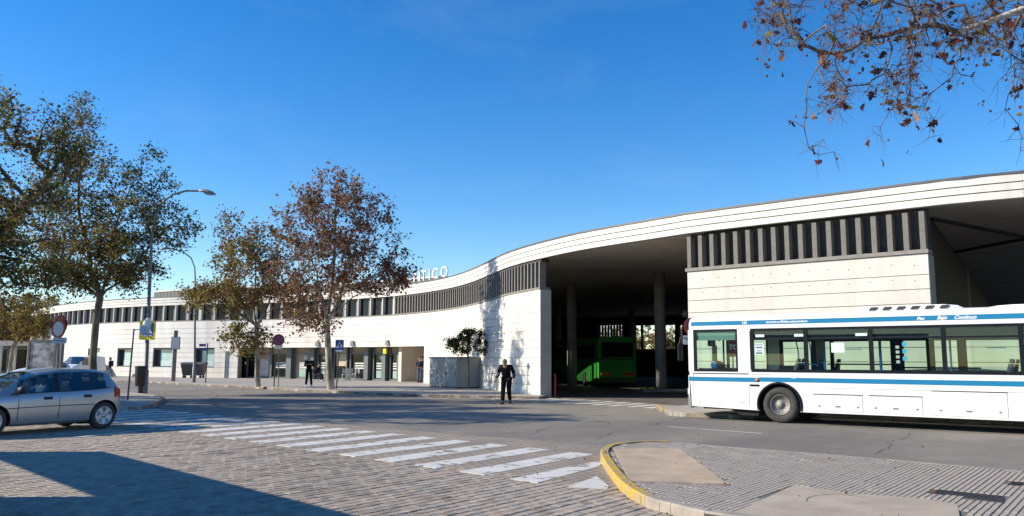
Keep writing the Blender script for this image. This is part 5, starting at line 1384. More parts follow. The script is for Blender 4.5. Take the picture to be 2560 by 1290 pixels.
    if detail:
        zbelt = lambda x: interp(sp['stn'], x)[1]; zsill = lambda x: interp(sp['stn'], x)[0]
        def flank(x, t):
            zs, zb, zr, w, wr_ = interp(sp['stn'], x); z = zs + (zb - zs) * t
            return w * (1.0 if t < .6 else .995 - (t - .72) * .12 if t < .95 else .96), z
        for sgn in (1, -1):
            for x in (-1.28, -2.16):
                mb = MB(); pts = [(x - .02 * t, sgn * (flank(x, t)[0] + .001), flank(x, t)[1]) for t in np.linspace(.16, .93, 9)]
                mb.tube(pts, .006, 4); mb.build('door_gap', M['seamline'], root)
            mb = MB(); pts = [(-1.05 - k * .2, sgn * (flank(-1.05 - k * .2, .5)[0] + .002), .20 + .36 + .02 * math.sin(k * .25)) for k in range(11)]
            mb.tube(pts, .009, 4); mb.build('side_moulding', M['seamline'], root)
            for x in (-1.92, -2.82):
                mb = MB(); w, z = flank(x, .82); mb.cbox(x - .10, x + .10, sgn * w - .02, sgn * w + .025, z - .03, z + .03, .018); mb.build('door_handle', M['black'], root)
            mb = MB(); w = W(-1.28, .95); mb.ell((-1.30, sgn * (w + .09), .94), (.07, .11, .08), 12, 8); mb.build('wing_mirror', M['black'], root)
            # tail lamp high on the rear corner
            mb = MB(); V_ = []
            for x, t in ((-3.50, .68), (-3.51, 1.0), (-3.66, .98), (-3.68, .68)):
                zs, zb, zr, w, wr_ = interp(sp['stn'], x); V_.append((x, sgn * (w * 1.0 + .008), zs + (zb - zs) * t))
            In = [(a + .0, b - sgn * .06, c) for a, b, c in V_]; mb.hexa(V_, In); mb.build('tail_lamp', M['lamp_red'], root)
            mb = MB(); mb.ell((-.14, sgn * .56, .62), (.13, .14, .09), 12, 8); mb.build('headlight', M['paleglass'], root)
            mb = MB(); pts = [(x, sgn * (W(x, .947)), zbelt(x) + .004) for x in np.linspace(-1.12, -3.40, 14)]; mb.tube(pts, .010, 4); mb.build('window_seal', M['black'], root)
        # black B and C pillars
        mb = MB(); mb.hexa([(-3.36, -.50, 1.29), (-3.54, -.48, 1.275), (-3.54, .48, 1.275), (-3.36, .50, 1.29)], [(-3.34, -.50, 1.335), (-3.57, -.46, 1.315), (-3.57, .46, 1.315), (-3.34, .50, 1.335)]); mb.build('roof_spoiler', paint, root)
        mb = MB(); mb.box(.0, .03, -.35, .35, .34, .46); mb.build('grille', M['black'], root)
        mb = MB(); mb.box(-3.767, -3.75, -.26, .26, .55, .65); mb.build('number_plate', M['white'], root)
        mb = MB()
        for y in (-.36, .36):
            mb.cbox(-1.75, -2.2, y - .24, y + .24, .38, .52, .06); mb.cbox(-2.12, -2.28, y - .23, y + .23, .5, 1.0, .06); mb.cbox(-2.17, -2.25, y - .12, y + .12, 1.0, 1.17, .04)
        mb.cbox(-2.9, -3.0, -.6, .6, .5, 1.0, .06); mb.cbox(-2.5, -2.95, -.6, .6, .38, .5, .06); mb.build('seats', mat('seat_fabric', (.05, .05, .055), .9), root)
        mb = MB(); mb.cbox(-1.0, -1.38, -.68, .68, .78, .92, .06); mb.build('dashboard', M['black'], root)
        mb = MB(); ring_ = [Vector((-1.45, .36, .92)) + Matrix.Rotation(R(-25), 3, 'Y') @ Vector((0, .17 * math.cos(t), .17 * math.sin(t))) for t in np.linspace(0, 6.283, 20)]
        mb.tube(ring_, .014, 5, caps=False); mb.build('steering_wheel', M['black'], root)
    return root
CAR_H = Vector((-.5, -.866, 0)); CAR_L = Vector((.866, -.5, 0)); CAR_ANG = math.atan2(-.866, -.5)
P = gp(258, 1072)
CAR_O = P - CAR_H * (-3.26) - CAR_L * .80
silver = car('silver_hatchback', HATCH, CAR_O, CAR_ANG, M['silver'], 'silver five-door hatchback driving off at the left edge of the photo')
p = ap(232, 930, 74); car('white_hatchback', HATCH, (p.x + 1.0, p.y, 0), R(188), M['car_white'], 'white hatchback parked by the far wall behind the leaning trunk', 'cars parked at the far left')
p = ap(42, 930, 58); car('white_hatchback', HATCH, (p.x - .2, p.y, 0), R(235), M['car_white'], 'white car parked in front of the low white building', 'cars parked at the far left')
p = ap(160, 930, 66); car('white_van', VAN, (p.x + .4, p.y - 1, 0), R(262), M['car_white'], 'white van parked beyond the round red-rimmed sign', 'cars parked at the far left', detail=False)
p = ap(108, 930, 70); car('dark_hatchback', HATCH, (p.x + 1, p.y, 0), R(200), M['car_red'], 'dark car half hidden behind the advertising panel', 'cars parked at the far left')

# ---------------------------------------------------------------- people
M['skin'] = mat('skin', (.42, .26, .19), .6); M['hair_grey'] = mat('grey_hair', (.20, .19, .18), .9); M['hair_dark'] = mat('dark_hair', (.03, .022, .018), .8); M['hair_blond'] = mat('pale_hair', (.40, .33, .24), .8)
M['cloth_black'] = mat('black_cloth', (.010, .010, .011), .95, spec=.1); M['cloth_navy'] = mat('navy_cloth', (.02, .025, .045), .9); M['cloth_wine'] = mat('wine_cloth', (.09, .02, .03), .9); M['jeans'] = mat('blue_jeans', (.07, .11, .18), .9); M['cloth_white'] = mat('white_cloth', (.6, .6, .6), .9); M['cloth_blue'] = mat('light_blue_shirt', (.14, .26, .40), .9); M['shoe_black'] = mat('black_shoe', (.02, .02, .02), .6); M['shoe_white'] = mat('white_trainer', (.68, .67, .65), .6); M['cloth_grey'] = mat('grey_cloth', (.16, .16, .17), .9)
def skin_mesh(name, pts, edges, rad, m_, parent, root=0, sub=1, extra=None):
    me = bpy.data.meshes.new(name); me.from_pydata([tuple(p) for p in pts], edges, [])
    o = bpy.data.objects.new(name, me); COL.objects.link(o)
    md = o.modifiers.new('skin', 'SKIN'); md.use_smooth_shade = True
    for i, v in enumerate(me.skin_vertices[0].data): v.radius = rad[i] if hasattr(rad[i], '__len__') else (rad[i], rad[i]); v.use_root = (i == root)
    s2 = o.modifiers.new('sub', 'SUBSURF'); s2.levels = s2.render_levels = sub
    bpy.context.view_layer.update(); dg = bpy.context.evaluated_depsgraph_get()
    m2 = bpy.data.meshes.new_from_object(o.evaluated_get(dg)); bpy.data.objects.remove(o)
    if extra:
        mb = MB(); mb.v = [tuple(v.co) for v in m2.vertices]; mb.f = [list(p.vertices) for p in m2.polygons]; mb.m = [0] * len(mb.f); mb.sm = [True] * len(mb.f); extra(mb)
        return mb.build(name, m_, parent)
    m2.materials.clear(); m2.materials.append(m_)
    return link(name, m2, parent)
STAND = dict(pelvis=(0, 0, .94), waist=(0, .01, 1.08), chest=(0, .01, 1.30), neck=(0, .0, 1.47), head=(0, .02, 1.54), top=(0, .03, 1.68),
    shl=(-.19, 0, 1.42), ell=(-.25, -.02, 1.14), wrl=(-.26, .05, .90), hal=(-.26, .07, .82), shr=(.19, 0, 1.42), elr=(.25, -.02, 1.14), wrr=(.26, .05, .90), har=(.26, .07, .82),
    hil=(-.09, 0, .90), knl=(-.10, .03, .50), anl=(-.10, -.01, .09), tol=(-.11, .15, .03), hir=(.09, 0, .90), knr=(.10, .03, .50), anr=(.10, -.01, .09), tor=(.11, .15, .03))
def person(label, loc, ang, pose=None, top='cloth_black', legs='cloth_black', shoes='shoe_black', hair='hair_dark', longhair=False, scale=1.0, group=None, hat=None, bust=False):
    J = {k: Vector(v) * scale for k, v in STAND.items()}
    for k, v in (pose or {}).items(): J[k] = Vector(v) * scale
    root = empty('person', loc, ang, label, 'person', group); S = scale
    names = ['pelvis', 'waist', 'chest', 'neck', 'head', 'top', 'shl', 'ell', 'wrl', 'hal', 'shr', 'elr', 'wrr', 'har'] + ([] if bust else ['hil', 'knl', 'anl', 'tol', 'hir', 'knr', 'anr', 'tor'])
    rd = dict(pelvis=(.135, .10), waist=(.125, .09), chest=(.15, .10), neck=.052, head=.075, top=.06, shl=.062, ell=.042, wrl=.028, hal=.03, shr=.062, elr=.042, wrr=.028, har=.03, hil=.085, knl=.058, anl=.04, tol=.032, hir=.085, knr=.058, anr=.04, tor=.032)
    E_ = [('pelvis', 'waist'), ('waist', 'chest'), ('chest', 'neck'), ('neck', 'head'), ('head', 'top'), ('chest', 'shl'), ('shl', 'ell'), ('ell', 'wrl'), ('wrl', 'hal'), ('chest', 'shr'), ('shr', 'elr'), ('elr', 'wrr'), ('wrr', 'har')]
    if not bust: E_ += [('pelvis', 'hil'), ('hil', 'knl'), ('knl', 'anl'), ('anl', 'tol'), ('pelvis', 'hir'), ('hir', 'knr'), ('knr', 'anr'), ('anr', 'tor')]
    ix = {n_: i for i, n_ in enumerate(names)}
    def rr(v, k): return tuple(x * S * k for x in v) if hasattr(v, '__len__') else v * S * k
    fw = Vector((0, 1, 0))
    hd = (J['head'] + J['top']) / 2
    tilt = (J['top'] - J['neck']).normalized(); face = (fw - tilt * fw.dot(tilt)).normalized(); side = face.cross(tilt)
    HM = Matrix((( side.x, face.x, tilt.x, hd.x), (side.y, face.y, tilt.y, hd.y), (side.z, face.z, tilt.z, hd.z), (0, 0, 0, 1)))
    def extra(mb):
        mb.ell((0, 0, 0), (.075 * S, .095 * S, .118 * S), 14, 10, M=HM)
        mb.ell((0, .045 * S, -.06 * S), (.05 * S, .05 * S, .055 * S), 10, 6, M=HM)
        mb.ell((0, .098 * S, -.015 * S), (.012 * S, .02 * S, .024 * S), 8, 5, M=HM)
        for s_ in (1, -1): mb.ell((s_ * .077 * S, 0, -.005 * S), (.012 * S, .02 * S, .03 * S), 8, 5, M=HM)
        for hn, wn_ in (('hal', 'wrl'), ('har', 'wrr')):
            h = J[hn]; d = (J[hn] - J[wn_]).normalized(); sd = d.cross(fw); sd = sd.normalized() if sd.length > .1 else Vector((1, 0, 0)); pn = sd.cross(d)
            for k, L in enumerate((.075, .085, .08, .06)):
                o_ = sd * 0 + pn * (.024 - .016 * k) * S; c = h + o_
                mb.tube([c, c + d * L * .55 * S + sd * .004, c + d * L * S * .9 + sd * .02 * S], [.009 * S, .008 * S, .006 * S], 5)
            mb.tube([h - d * .03 * S + pn * .025 * S, h + pn * .05 * S + d * .01 * S, h + pn * .055 * S + d * .045 * S], [.011 * S, .009 * S, .007 * S], 5)
    skin_mesh('body', [J[n_] for n_ in names], [(ix[a], ix[b]) for a, b in E_], [rr(rd[n_], .92) for n_ in names], M['skin'], root, extra=extra)
    up = ['pelvis', 'waist', 'chest', 'neck', 'shl', 'ell', 'wrl', 'shr', 'elr', 'wrr']; iu = {n_: i for i, n_ in enumerate(up)}
    rt = dict(rd, neck=.062, pelvis=(.165, .13), waist=(.155, .12), chest=(.165, .12), shl=.076, shr=.076, ell=.060, elr=.060, wrl=.045, wrr=.045)
    Jt = dict(J); Jt['neck'] = J['chest'].lerp(J['neck'], .75); Jt['pelvis'] = J['pelvis'] + (J['pelvis'] - J['waist']) * .55
    skin_mesh('jacket', [Jt[n_] for n_ in up], [(iu[a], iu[b]) for a, b in E_ if a in iu and b in iu], [rr(rt[n_], 1.0) for n_ in up], M[top], root)
    if not bust:
        lo = ['pelvis', 'hil', 'knl', 'anl', 'hir', 'knr', 'anr']; il = {n_: i for i, n_ in enumerate(lo)}
        rl = dict(pelvis=(.14, .105), hil=.105, knl=.082, anl=.066, hir=.105, knr=.082, anr=.066)
        skin_mesh('trousers', [J[n_] for n_ in lo], [(il[a], il[b]) for a, b in E_ if a in il and b in il], [rr(rl[n_], 1.0) for n_ in lo], M[legs], root)
        for a, t in (('anl', 'tol'), ('anr', 'tor')):
            mb = MB(); c = J[a]; e = J[t]; d = (e - c); d.z = 0; d.normalize(); f0 = c - d * .06 * S
            T = Matrix.Translation((0, 0, 0)); z0 = min(c.z, e.z) - .03 * S
            mb.tube([Vector((f0.x, f0.y, z0 + .05 * S)), Vector((c.x, c.y, z0 + .055 * S)), (e + c) / 2 + Vector((0, 0, -.005)), e + d * .05 * S], [.04 * S, .05 * S, .046 * S, .03 * S], 10); mb.build('shoe', M[shoes], root)
    mb = MB(); mb.ell((0, -.012 * S, .022 * S), (.082 * S, .10 * S, .112 * S), 14, 8, M=HM)
    mb.v = [tuple(p) for p in mb.v]
    keep = []
    inv = HM.inverted()
    for f in mb.f:
        c = sum((inv @ Vector(mb.v[i]) for i in f), Vector()) / len(f)
        if c.z > .035 * S or c.y < .0 and c.z > -.07 * S: keep.append(f)
    mb.f = keep; mb.m = [0] * len(keep); mb.sm = [True] * len(keep)
    if longhair: mb.ell((0, -.06 * S, -.10 * S), (.085 * S, .05 * S, .15 * S), 12, 8, M=HM)
    mb.build('hair', M[hair], root)
    mb = MB()
    for s_ in (1, -1): mb.ell((s_ * .03 * S, .088 * S, .008 * S), (.011 * S, .008 * S, .007 * S), 8, 5, M=HM)
    mb.build('eyes', M['black'], root)
    mb = MB(); mb.ell((0, .088 * S, -.062 * S), (.022 * S, .01 * S, .006 * S), 8, 4, M=HM); mb.build('mouth', mat('lips', (.28, .10, .09), .6), root)
    return root
# bent man with two crutches, crossing the bay mouth; he walks towards us
MAN = gp(1266, 1010)
pose = dict(pelvis=(0, -.02, .92), waist=(0, .05, 1.06), chest=(0, .14, 1.25), neck=(0, .20, 1.36), head=(0, .26, 1.41), top=(.0, .33, 1.53),
    shl=(-.18, .14, 1.33), ell=(-.25, .06, 1.08), wrl=(-.285, .20, .89), hal=(-.295, .24, .84), shr=(.18, .14, 1.33), elr=(.25, .05, 1.08), wrr=(.285, .20, .89), har=(.30, .24, .84),
    hil=(-.09, -.02, .88), knl=(-.085, .04, .48), anl=(-.085, -.16, .11), tol=(-.09, -.02, .04), hir=(.09, -.02, .88), knr=(.085, .14, .49), anr=(.085, .18, .09), tor=(.10, .33, .03))
MANG = R(180 - 12)
man = person('stooped grey-haired man in black walking with two crutches across the street', MAN, MANG, pose, hair='hair_grey', top='cloth_black', legs='cloth_black')
man.scale = (1.16, 1.12, 1.05)
def crutch(hand, foot, label):
    Rz = Matrix.Rotation(MANG, 4, 'Z'); h = MAN + Rz @ Vector(hand); f = MAN + Rz @ Vector(foot)
    r = empty('crutch', (f.x, f.y, 0), 0, label, 'crutch', 'crutches of the stooped man'); o = Vector((f.x, f.y, 0))
    d = (h - f).normalized(); mb = MB(); mb.tube([f - o + Vector((0, 0, .01)), h - o], .012, 8); mb.tube([h - o, h - o + d * .06, h - o + d * .28 + Vector((0, .05, 0))], .011, 8); mb.build('shaft', M['galv'], r)
    mb = MB(); hh = h - o; mb.tube([hh - Vector((.0, .07, 0)), hh + Vector((0, .07, 0))], .018, 8); mb.build('grip', M['sign_grey'], r)
    mb = MB(); mb.tube([Vector((0, 0, .0)), Vector((0, 0, .05))], .02, 8); mb.build('rubber_tip', M['black'], r)
    mb = MB(); c = hh + d * .28 + Vector((0, .05, 0)); mb.tube([c + Vector((.05 * math.cos(t), .05 * math.sin(t), 0)) for t in np.linspace(-.6, 3.7, 9)], .012, 5); mb.build('cuff', M['sign_grey'], r)
crutch((-.31, .24, .85), (-.37, .38, 0), 'metal crutch on the bus-bay side of the stooped man')
crutch((.315, .24, .85), (.38, .30, 0), 'metal crutch on the grey-cabinet side of the stooped man')
# standing figure by the tree
b = gp(771, 967, .125); person('person in black with a pale headscarf and white trainers standing beside the pale trunk', b, R(200), dict(ell=(-.24, .06, 1.14), wrl=(-.08, .26, 1.20), hal=(-.02, .30, 1.26), elr=(.24, .06, 1.14), wrr=(.08, .26, 1.22), har=(.02, .30, 1.28), knl=(-.12, .02, .50), anl=(-.16, 0, .09), tol=(-.2, .14, .03), anr=(.14, -.02, .09)), top='cloth_black', legs='cloth_black', shoes='shoe_white', hair='hair_blond', longhair=True)
# two men at the passage
b = gp(1049, 957, .125); person('man in a dark jacket and blue jeans waiting at the passage mouth', b, R(175), dict(wrl=(-.12, .2, 1.0), hal=(-.06, .24, 1.0), wrr=(.12, .2, 1.0), har=(.06, .24, 1.0)), top='cloth_navy', legs='jeans', hair='hair_dark')
b = gp(1055, 955.5, .125); person('person in a wine-red top standing close behind the waiting man', b, R(120), dict(wrr=(.15, .15, 1.35), har=(.12, .16, 1.46), elr=(.28, .1, 1.2)), top='cloth_wine', legs='cloth_grey', hair='hair_dark', scale=1.03)
# walker far left
b = gp(272, 947); person('far walker in dark clothes with a backpack by the left end of the white wall', b, R(-60), dict(anl=(-.10, -.22, .12), knl=(-.1, .0, .5), tol=(-.1, -.1, .04), anr=(.1, .22, .09), tor=(.1, .38, .03), knr=(.1, .16, .5)), top='cloth_black', legs='cloth_grey', hair='hair_dark')
bp = ap(274, 913, b.y + .1); mb = MB(); mb.cbox(-.16, .16, -.1, .1, -.24, .22, .07, M=Matrix.Translation((b.x + .16, b.y - .06, 1.25)) @ Matrix.Rotation(R(30), 4, 'Z')); o = mb.build('backpack', M['cloth_navy']); tag(o, 'dark backpack on the far walker\'s back', 'backpack')
# driver of the silver car
dv = CAR_O + CAR_H * (-1.98) + CAR_L * .36
SIT = dict(pelvis=(0, 0, .50), waist=(0, -.03, .64), chest=(0, -.06, .86), neck=(0, -.07, 1.05), head=(0, -.05, 1.11), top=(0, -.04, 1.24), shl=(-.19, -.06, .99), ell=(-.24, .12, .78), wrl=(-.14, .34, .92), hal=(-.12, .40, .94), shr=(.19, -.06, .99), elr=(.24, .12, .78), wrr=(.14, .34, .92), har=(.12, .40, .94))
person('driver in a light blue shirt inside the silver hatchback', (dv.x, dv.y, 0), CAR_ANG - R(90), SIT, top='cloth_blue', hair='hair_dark', bust=True)
# ---------------------------------------------------------------- cafe
M['chair_white'] = mat('cafe_chair_pale', (.55, .56, .56), .5, metal=.2); M['chair_dark'] = mat('cafe_chair_dark', (.06, .06, .065), .6)
def chair(loc, ang, label, m_):
    r = empty('cafe_chair', loc, ang, label, 'chair', 'cafe chairs on the pavement')
    mb = MB(); mb.cbox(-.2, .2, -.2, .2, .43, .46, .01); mb.build('seat', m_, r)
    mb = MB()
    for k in range(4): mb.box(-.2, .2, -.225, -.21, .55 + k * .08, .60 + k * .08)
    mb.box(-.2, -.175, -.23, -.2, .46, .87); mb.box(.175, .2, -.23, -.2, .46, .87); mb.build('backrest', m_, r)
    for x in (-1, 1):
        for y in (-1, 1): mb = MB(); mb.tube([(x * .18, y * .18, .44), (x * .21, y * .22, 0)], .014, 5); mb.build('leg', m_, r)
def table(loc, label, m_):
    r = empty('cafe_table', loc, 0, label, 'table', 'cafe tables on the pavement')
    mb = MB(); mb.lathe([(0, .71), (.34, .71), (.35, .72), (.35, .735), (0, .74)], 20); mb.build('tabletop', m_, r)
    mb = MB(); mb.tube([(0, 0, .02), (0, 0, .71)], .03, 8); mb.build('stem', M['galv'], r)
    mb = MB()
    for k in range(4): a = k * math.pi / 2 + .4; mb.tube([(0, 0, .05), (.28 * math.cos(a), .28 * math.sin(a), .015)], .018, 5)
    mb.build('foot', M['galv'], r)
for x, y, a, l, m_ in ((862, 951.5, 20, 'pale cafe chair nearest the dark shop pane, facing the blue crossing sign', 'chair_white'), (876, 950.5, 200, 'pale cafe chair under the round white sticker', 'chair_white'), (888, 950, 150, 'pale cafe chair at the right end of the tables', 'chair_white'), (812, 952.5, 80, 'dark cafe chair just left of the pale tree trunk', 'chair_dark'), (899, 950, 210, 'dark cafe chair beside the greyish pilaster', 'chair_dark')):
    chair(gp(x, y, .125), R(a), l, M[m_])
table(gp(869, 951, .125), 'small round pale cafe table between the pale chairs', M['chair_white']); table(gp(803, 953, .125), 'small round dark cafe table in front of the seated person', M['chair_dark'])
SITC = dict(pelvis=(0, 0, .50), waist=(0, .02, .64), chest=(0, .08, .86), neck=(0, .14, 1.03), head=(0, .18, 1.09), top=(0, .22, 1.21), shl=(-.19, .08, .98), ell=(-.26, .16, .74), wrl=(-.12, .34, .70), hal=(-.08, .38, .68), shr=(.19, .08, .98), elr=(.26, .16, .74), wrr=(.12, .34, .70), har=(.08, .38, .68), hil=(-.09, .05, .48), knl=(-.13, .42, .48), anl=(-.14, .40, .09), tol=(-.15, .56, .03), hir=(.09, .05, .48), knr=(.13, .42, .48), anr=(.14, .34, .09), tor=(.15, .50, .03))
b = gp(790, 953, .125); person('dark-clothed person sitting at the dark cafe table', b, R(-100), SITC, top='cloth_black', legs='cloth_navy', shoes='shoe_white', hair='hair_dark'); chair(b, R(-100), 'dark cafe chair under the seated person', M['chair_dark'])
# ---------------------------------------------------------------- street furniture
def lamp_post(name, label, base, H, head_px, arm_pts, r0, group, head_dir, hs=1.0):
    o = empty(name, base, 0, label, 'street lamp', group); B = Vector(base)
    P = [Vector(p) - B for p in arm_pts]
    mb = MB(); mb.tube([(0, 0, 0), (0, 0, 1.0), (0, 0, 1.02), P[0]], [r0, r0 * .95, r0 * .72, r0 * .45], 12); mb.build('pole', M['galv'], o)
    mb = MB(); mb.tube(P, [r0 * .45] + [r0 * .36] * (len(P) - 1), 8); mb.build('arm', M['galv'], o)
    e = P[-1]; d = Vector(head_dir).normalized(); T = Matrix.Translation(e) @ d.to_track_quat('X', 'Z').to_matrix().to_4x4()
    mb = MB(); L = .75 * hs; V_ = []
    for x, w, h0, h1 in ((0, .05, -.04, .05), (.12, .07, -.05, .09), (.35, .14, -.05, .13), (.6, .15, -.06, .10), (.75, .06, -.04, .03)):
        V_ += [(x * hs, -w * hs, h0 * .4), (x * hs, -w * hs * .6, h1 * hs), (x * hs, w * hs * .6, h1 * hs), (x * hs, w * hs, h0 * .4)]
    fs = []
    for i in range(4):
        for k in range(4): fs.append((i * 4 + k, i * 4 + (k + 1) % 4, i * 4 + 4 + (k + 1) % 4, i * 4 + 4 + k))
    fs += [(3, 2, 1, 0), (16, 17, 18, 19)]
    mb.add([T @ Vector(p) for p in V_], fs, 0, True); ho = mb.build('lamp_head', M['steel'], o)
    mb = MB(); mb.ell((.45 * hs, 0, -.03), (.22 * hs, .11 * hs, .07 * hs), 12, 6, M=T); mb.build('lens', M['sign_grey'], ho)
    return o
Y = gp(361, 990).y; b = ap(361, 985, Y); b.z = .11
lamp_post('street_lamp', 'tall grey street lamp with the litter bin and yellow crossing sign on its pole', b, 9, None, [ap(379, 600, Y), ap(385, 545, Y), ap(402, 510, Y), ap(430, 487, Y), ap(465, 477, Y), ap(497, 477, Y)], .13, 'street lamps', (1, 0, -.22), 1.05)
Y = gp(484, 956, .13).y; b = ap(484, 955, Y); b.z = .125
lamp_post('street_lamp', 'thinner far street lamp beside the wheeled bins, arm curving left', b, 9, None, [ap(488, 700, Y), ap(487, 670, Y), ap(478, 645, Y), ap(455, 628, Y), ap(425, 621, Y)], .12, 'street lamps', (-1, 0, -.1), .9)
def plate(name, T, w, h, th, m_, parent, c=.03):
    mb = MB(); q = [(-w / 2 + c, -h / 2), (w / 2 - c, -h / 2), (w / 2, -h / 2 + c), (w / 2, h / 2 - c), (w / 2 - c, h / 2), (-w / 2 + c, h / 2), (-w / 2, h / 2 - c), (-w / 2, -h / 2 + c)]
    mb.prism(q, 0, th, M=T); return mb.build(name, m_, parent)
def disc(name, T, r, z0, z1, m_, parent, ri=0.0, n=28):
    mb = MB(); mb.lathe([(ri, z0), (r, z0), (r, z1), (ri, z1)] if ri else [(0, z0), (r, z0), (r, z1), (0, z1)], n, M=T, smooth=False, closed=bool(ri)); return mb.build(name, m_, parent)
def face(px, py, Y, base, yaw=0.0, out=.06):
    """sign face frame: x right, y up, z towards the viewer, turned by yaw about the vertical"""
    p = ap(px, py, Y) - Vector(base)
    a = R(yaw); z = Vector((math.sin(a), -math.cos(a), 0)); x = Vector((math.cos(a), math.sin(a), 0)); p = p + z * out
    return Matrix(((x.x, 0, z.x, p.x), (x.y, 0, z.y, p.y), (x.z, 1, z.z, p.z), (0, 0, 0, 1)))
def crossing_art(T, w, parent, z=.021):
    mb = MB(); mb.prism([(-.40 * w, -.30 * w), (.40 * w, -.30 * w), (0, .40 * w)], z, z + .006, M=T); mb.build('white_triangle', M['white'], parent)
    mb = MB(); z += .007
    mb.lathe([(0, z), (.045 * w, z), (.045 * w, z + .004), (0, z + .004)], 12, M=T @ Matrix.Translation((.02 * w, .19 * w, 0)))
    for q in ([(-.05, .12), (.06, .12), (.06, -.06), (-.04, -.06)], [(-.04, -.05), (.02, -.05), (-.08, -.26), (-.14, -.26)], [(.01, -.05), (.06, -.05), (.15, -.26), (.09, -.26)], [(-.05, .11), (-.03, .05), (-.14, -.03), (-.17, .0)], [(.05, .11), (.04, .04), (.13, -.02), (.16, .02)]):
        mb.prism([(x * w, y * w) for x, y in q], z, z + .004, M=T)
    mb.build('walking_figure', M['black'], parent)
# yellow-edged crossing sign on the lamp pole
Y = gp(361, 990).y; b = Vector(ap(366, 985, Y)); b.z = .11
so = empty('crossing_sign', b, 0, 'yellow-edged blue pedestrian crossing sign on the tall lamp pole', 'road sign', 'pedestrian crossing signs')
T = face(375, 826, Y, b, -12, .16)
plate('yellow_board', T, .80, .84, .015, M['sign_yellow'], so); plate('blue_panel', T @ Matrix.Translation((.02, .02, 0)), .56, .60, .020, M['blue'], so); crossing_art(T @ Matrix.Translation((.02, .04, 0)), .58, so)
mb = MB(); mb.box(-.25, .25, -.27, -.22, .02, .024, M=T); mb.build('white_bar', M['sign_grey'], so)
mb = MB(); mb.tube([T @ Vector((-.05, .2, -.1)), T @ Vector((-.05, .2, 0))], .03, 6); mb.tube([T @ Vector((-.05, -.2, -.1)), T @ Vector((-.05, -.2, 0))], .03, 6); mb.build('bracket', M['steel'], so)
# leaning thin post with a white rounded lamp head on an arm
Yp = gp(319, 1000, .11).y; b = Vector(gp(319, 1000, .11))
so = empty('leaning_post', b, 0, 'thin leaning dark post with an arm to a white rounded warning head', 'post')
tp = ap(335, 822, Yp) - b; e = ap(362, 824, Yp) - b
mb = MB(); mb.tube([(0, 0, 0), tp], [.035, .028], 8); mb.build('pole', M['red'].copy(), so).data.materials[0] = mat('reddish_brown_steel', (.14, .08, .075), .6, metal=.2, var=.2, scale=4)
mb = MB(); mb.tube([tp - Vector((0, 0, .06)), tp + Vector((.1, 0, -.03)), e - Vector((.1, 0, 0)), e], .016, 6); mb.build('arm', M['steel'], so)
mb = MB(); T = Matrix.Translation(ap(367, 812, Yp) - b) @ Matrix.Rotation(R(12), 4, 'Y')
mb.ell((0, 0, 0), (.16, .11, .27), 16, 10, M=T); mb.build('white_head', mat('white_plastic', (.78, .76, .66), .4), so)
mb = MB(); mb.cbox(-.14, .14, -.13, .02, -.2, .12, .06, M=Matrix.Translation(ap(361, 822, Yp) - b)); mb.build('grey_visor', M['sign_grey'], so)
# litter bin hung on the pole
Y = gp(361, 990).y; b = Vector(ap(352, 985, Y)); b.z = .11
so = empty('litter_bin', b, 0, 'dark brown litter bin fixed to the tall lamp pole', 'bin')
mb = MB(); T = Matrix.Translation((0, -.16, 0)); mb.lathe([(0, .32), (.17, .32), (.20, .36), (.23, 1.12), (.235, 1.15), (.21, 1.17), (.20, 1.13), (0, 1.0)], 20, M=T); mb.build('bin_body', mat('bin_brown', (.035, .028, .028), .55, var=.15, scale=4), so)
mb = MB(); mb.tube([(0, -.12, 0), (0, -.12, .34)], .09, 10); mb.build('foot', M['darksteel'], so)
mb = MB(); mb.lathe([(.235, 1.14), (.25, 1.16), (.235, 1.2), (.22, 1.17)], 20, M=T, closed=True); mb.build('rim', M['darksteel'], so)
# no-vehicles sign pair and plate in front of the advertising panel
Y = 27.0; b = Vector(ap(145, 985, Y)); b.z = 0
so = empty('no_vehicles_sign', b, 0, 'round red-rimmed sign with blank grey face and a plate below, turned sideways', 'road sign')
mb = MB(); mb.tube([(0, 0, 0), ap(148, 800, Y) - b], .035, 8); mb.build('pole', M['galv'], so)
T = face(150, 822, Y, b, -22, .05)
disc('red_ring', T, .33, 0, .012, M['red'], so); disc('grey_face', T, .24, .0, .017, M['sign_grey'], so)
T2 = face(148.5, 812, Y, b, -22, -.04); disc('second_disc', T2, .33, 0, .012, M['red'], so)
T = face(150, 851, Y, b, 20, .05); plate('plate', T, .42, .20, .012, M['sign_grey'], so, .02)
mb = MB(); mb.box(-.15, .15, -.03, .0, .012, .015, M=T); mb.build('print_line', M['ink'], so)
# advertising panel
Y = 45.0; b = Vector(ap(102, 945, Y)); b.z = 0
so = empty('advertising_panel', b, R(-8), 'framed advertising panel with a blurred grey picture at the left edge', 'advertising panel')
zt = ap(102, 849, Y).z; w = .86
mb = MB(); mb.box(-w, w, -.1, .1, zt - .1, zt); mb.box(-w, w, -.1, .1, .32, .5); mb.box(-w, -w + .12, -.1, .1, .5, zt - .1); mb.box(w - .12, w, -.1, .1, .5, zt - .1); mb.box(-.5, .5, -.08, .08, 0, .32); mb.build('frame', mat('panel_frame', (.14, .115, .11), .5, metal=.3), so)
adm = mat('advert_picture', (.42, .43, .45), .25, col2=(.10, .10, .11), scale=1.1, detail=2, stretch=(1, 1, 2.2), lo=.38, hi=.62)
mb = MB(); mb.box(-w + .12, w - .12, -.06, .02, .5, zt - .1); mb.build('poster', adm, so)
mb = MB(); mb.box(w + .05, w + .35, -.12, .12, 0, zt - .05); mb.build('side_pillar', M['galv'], so)
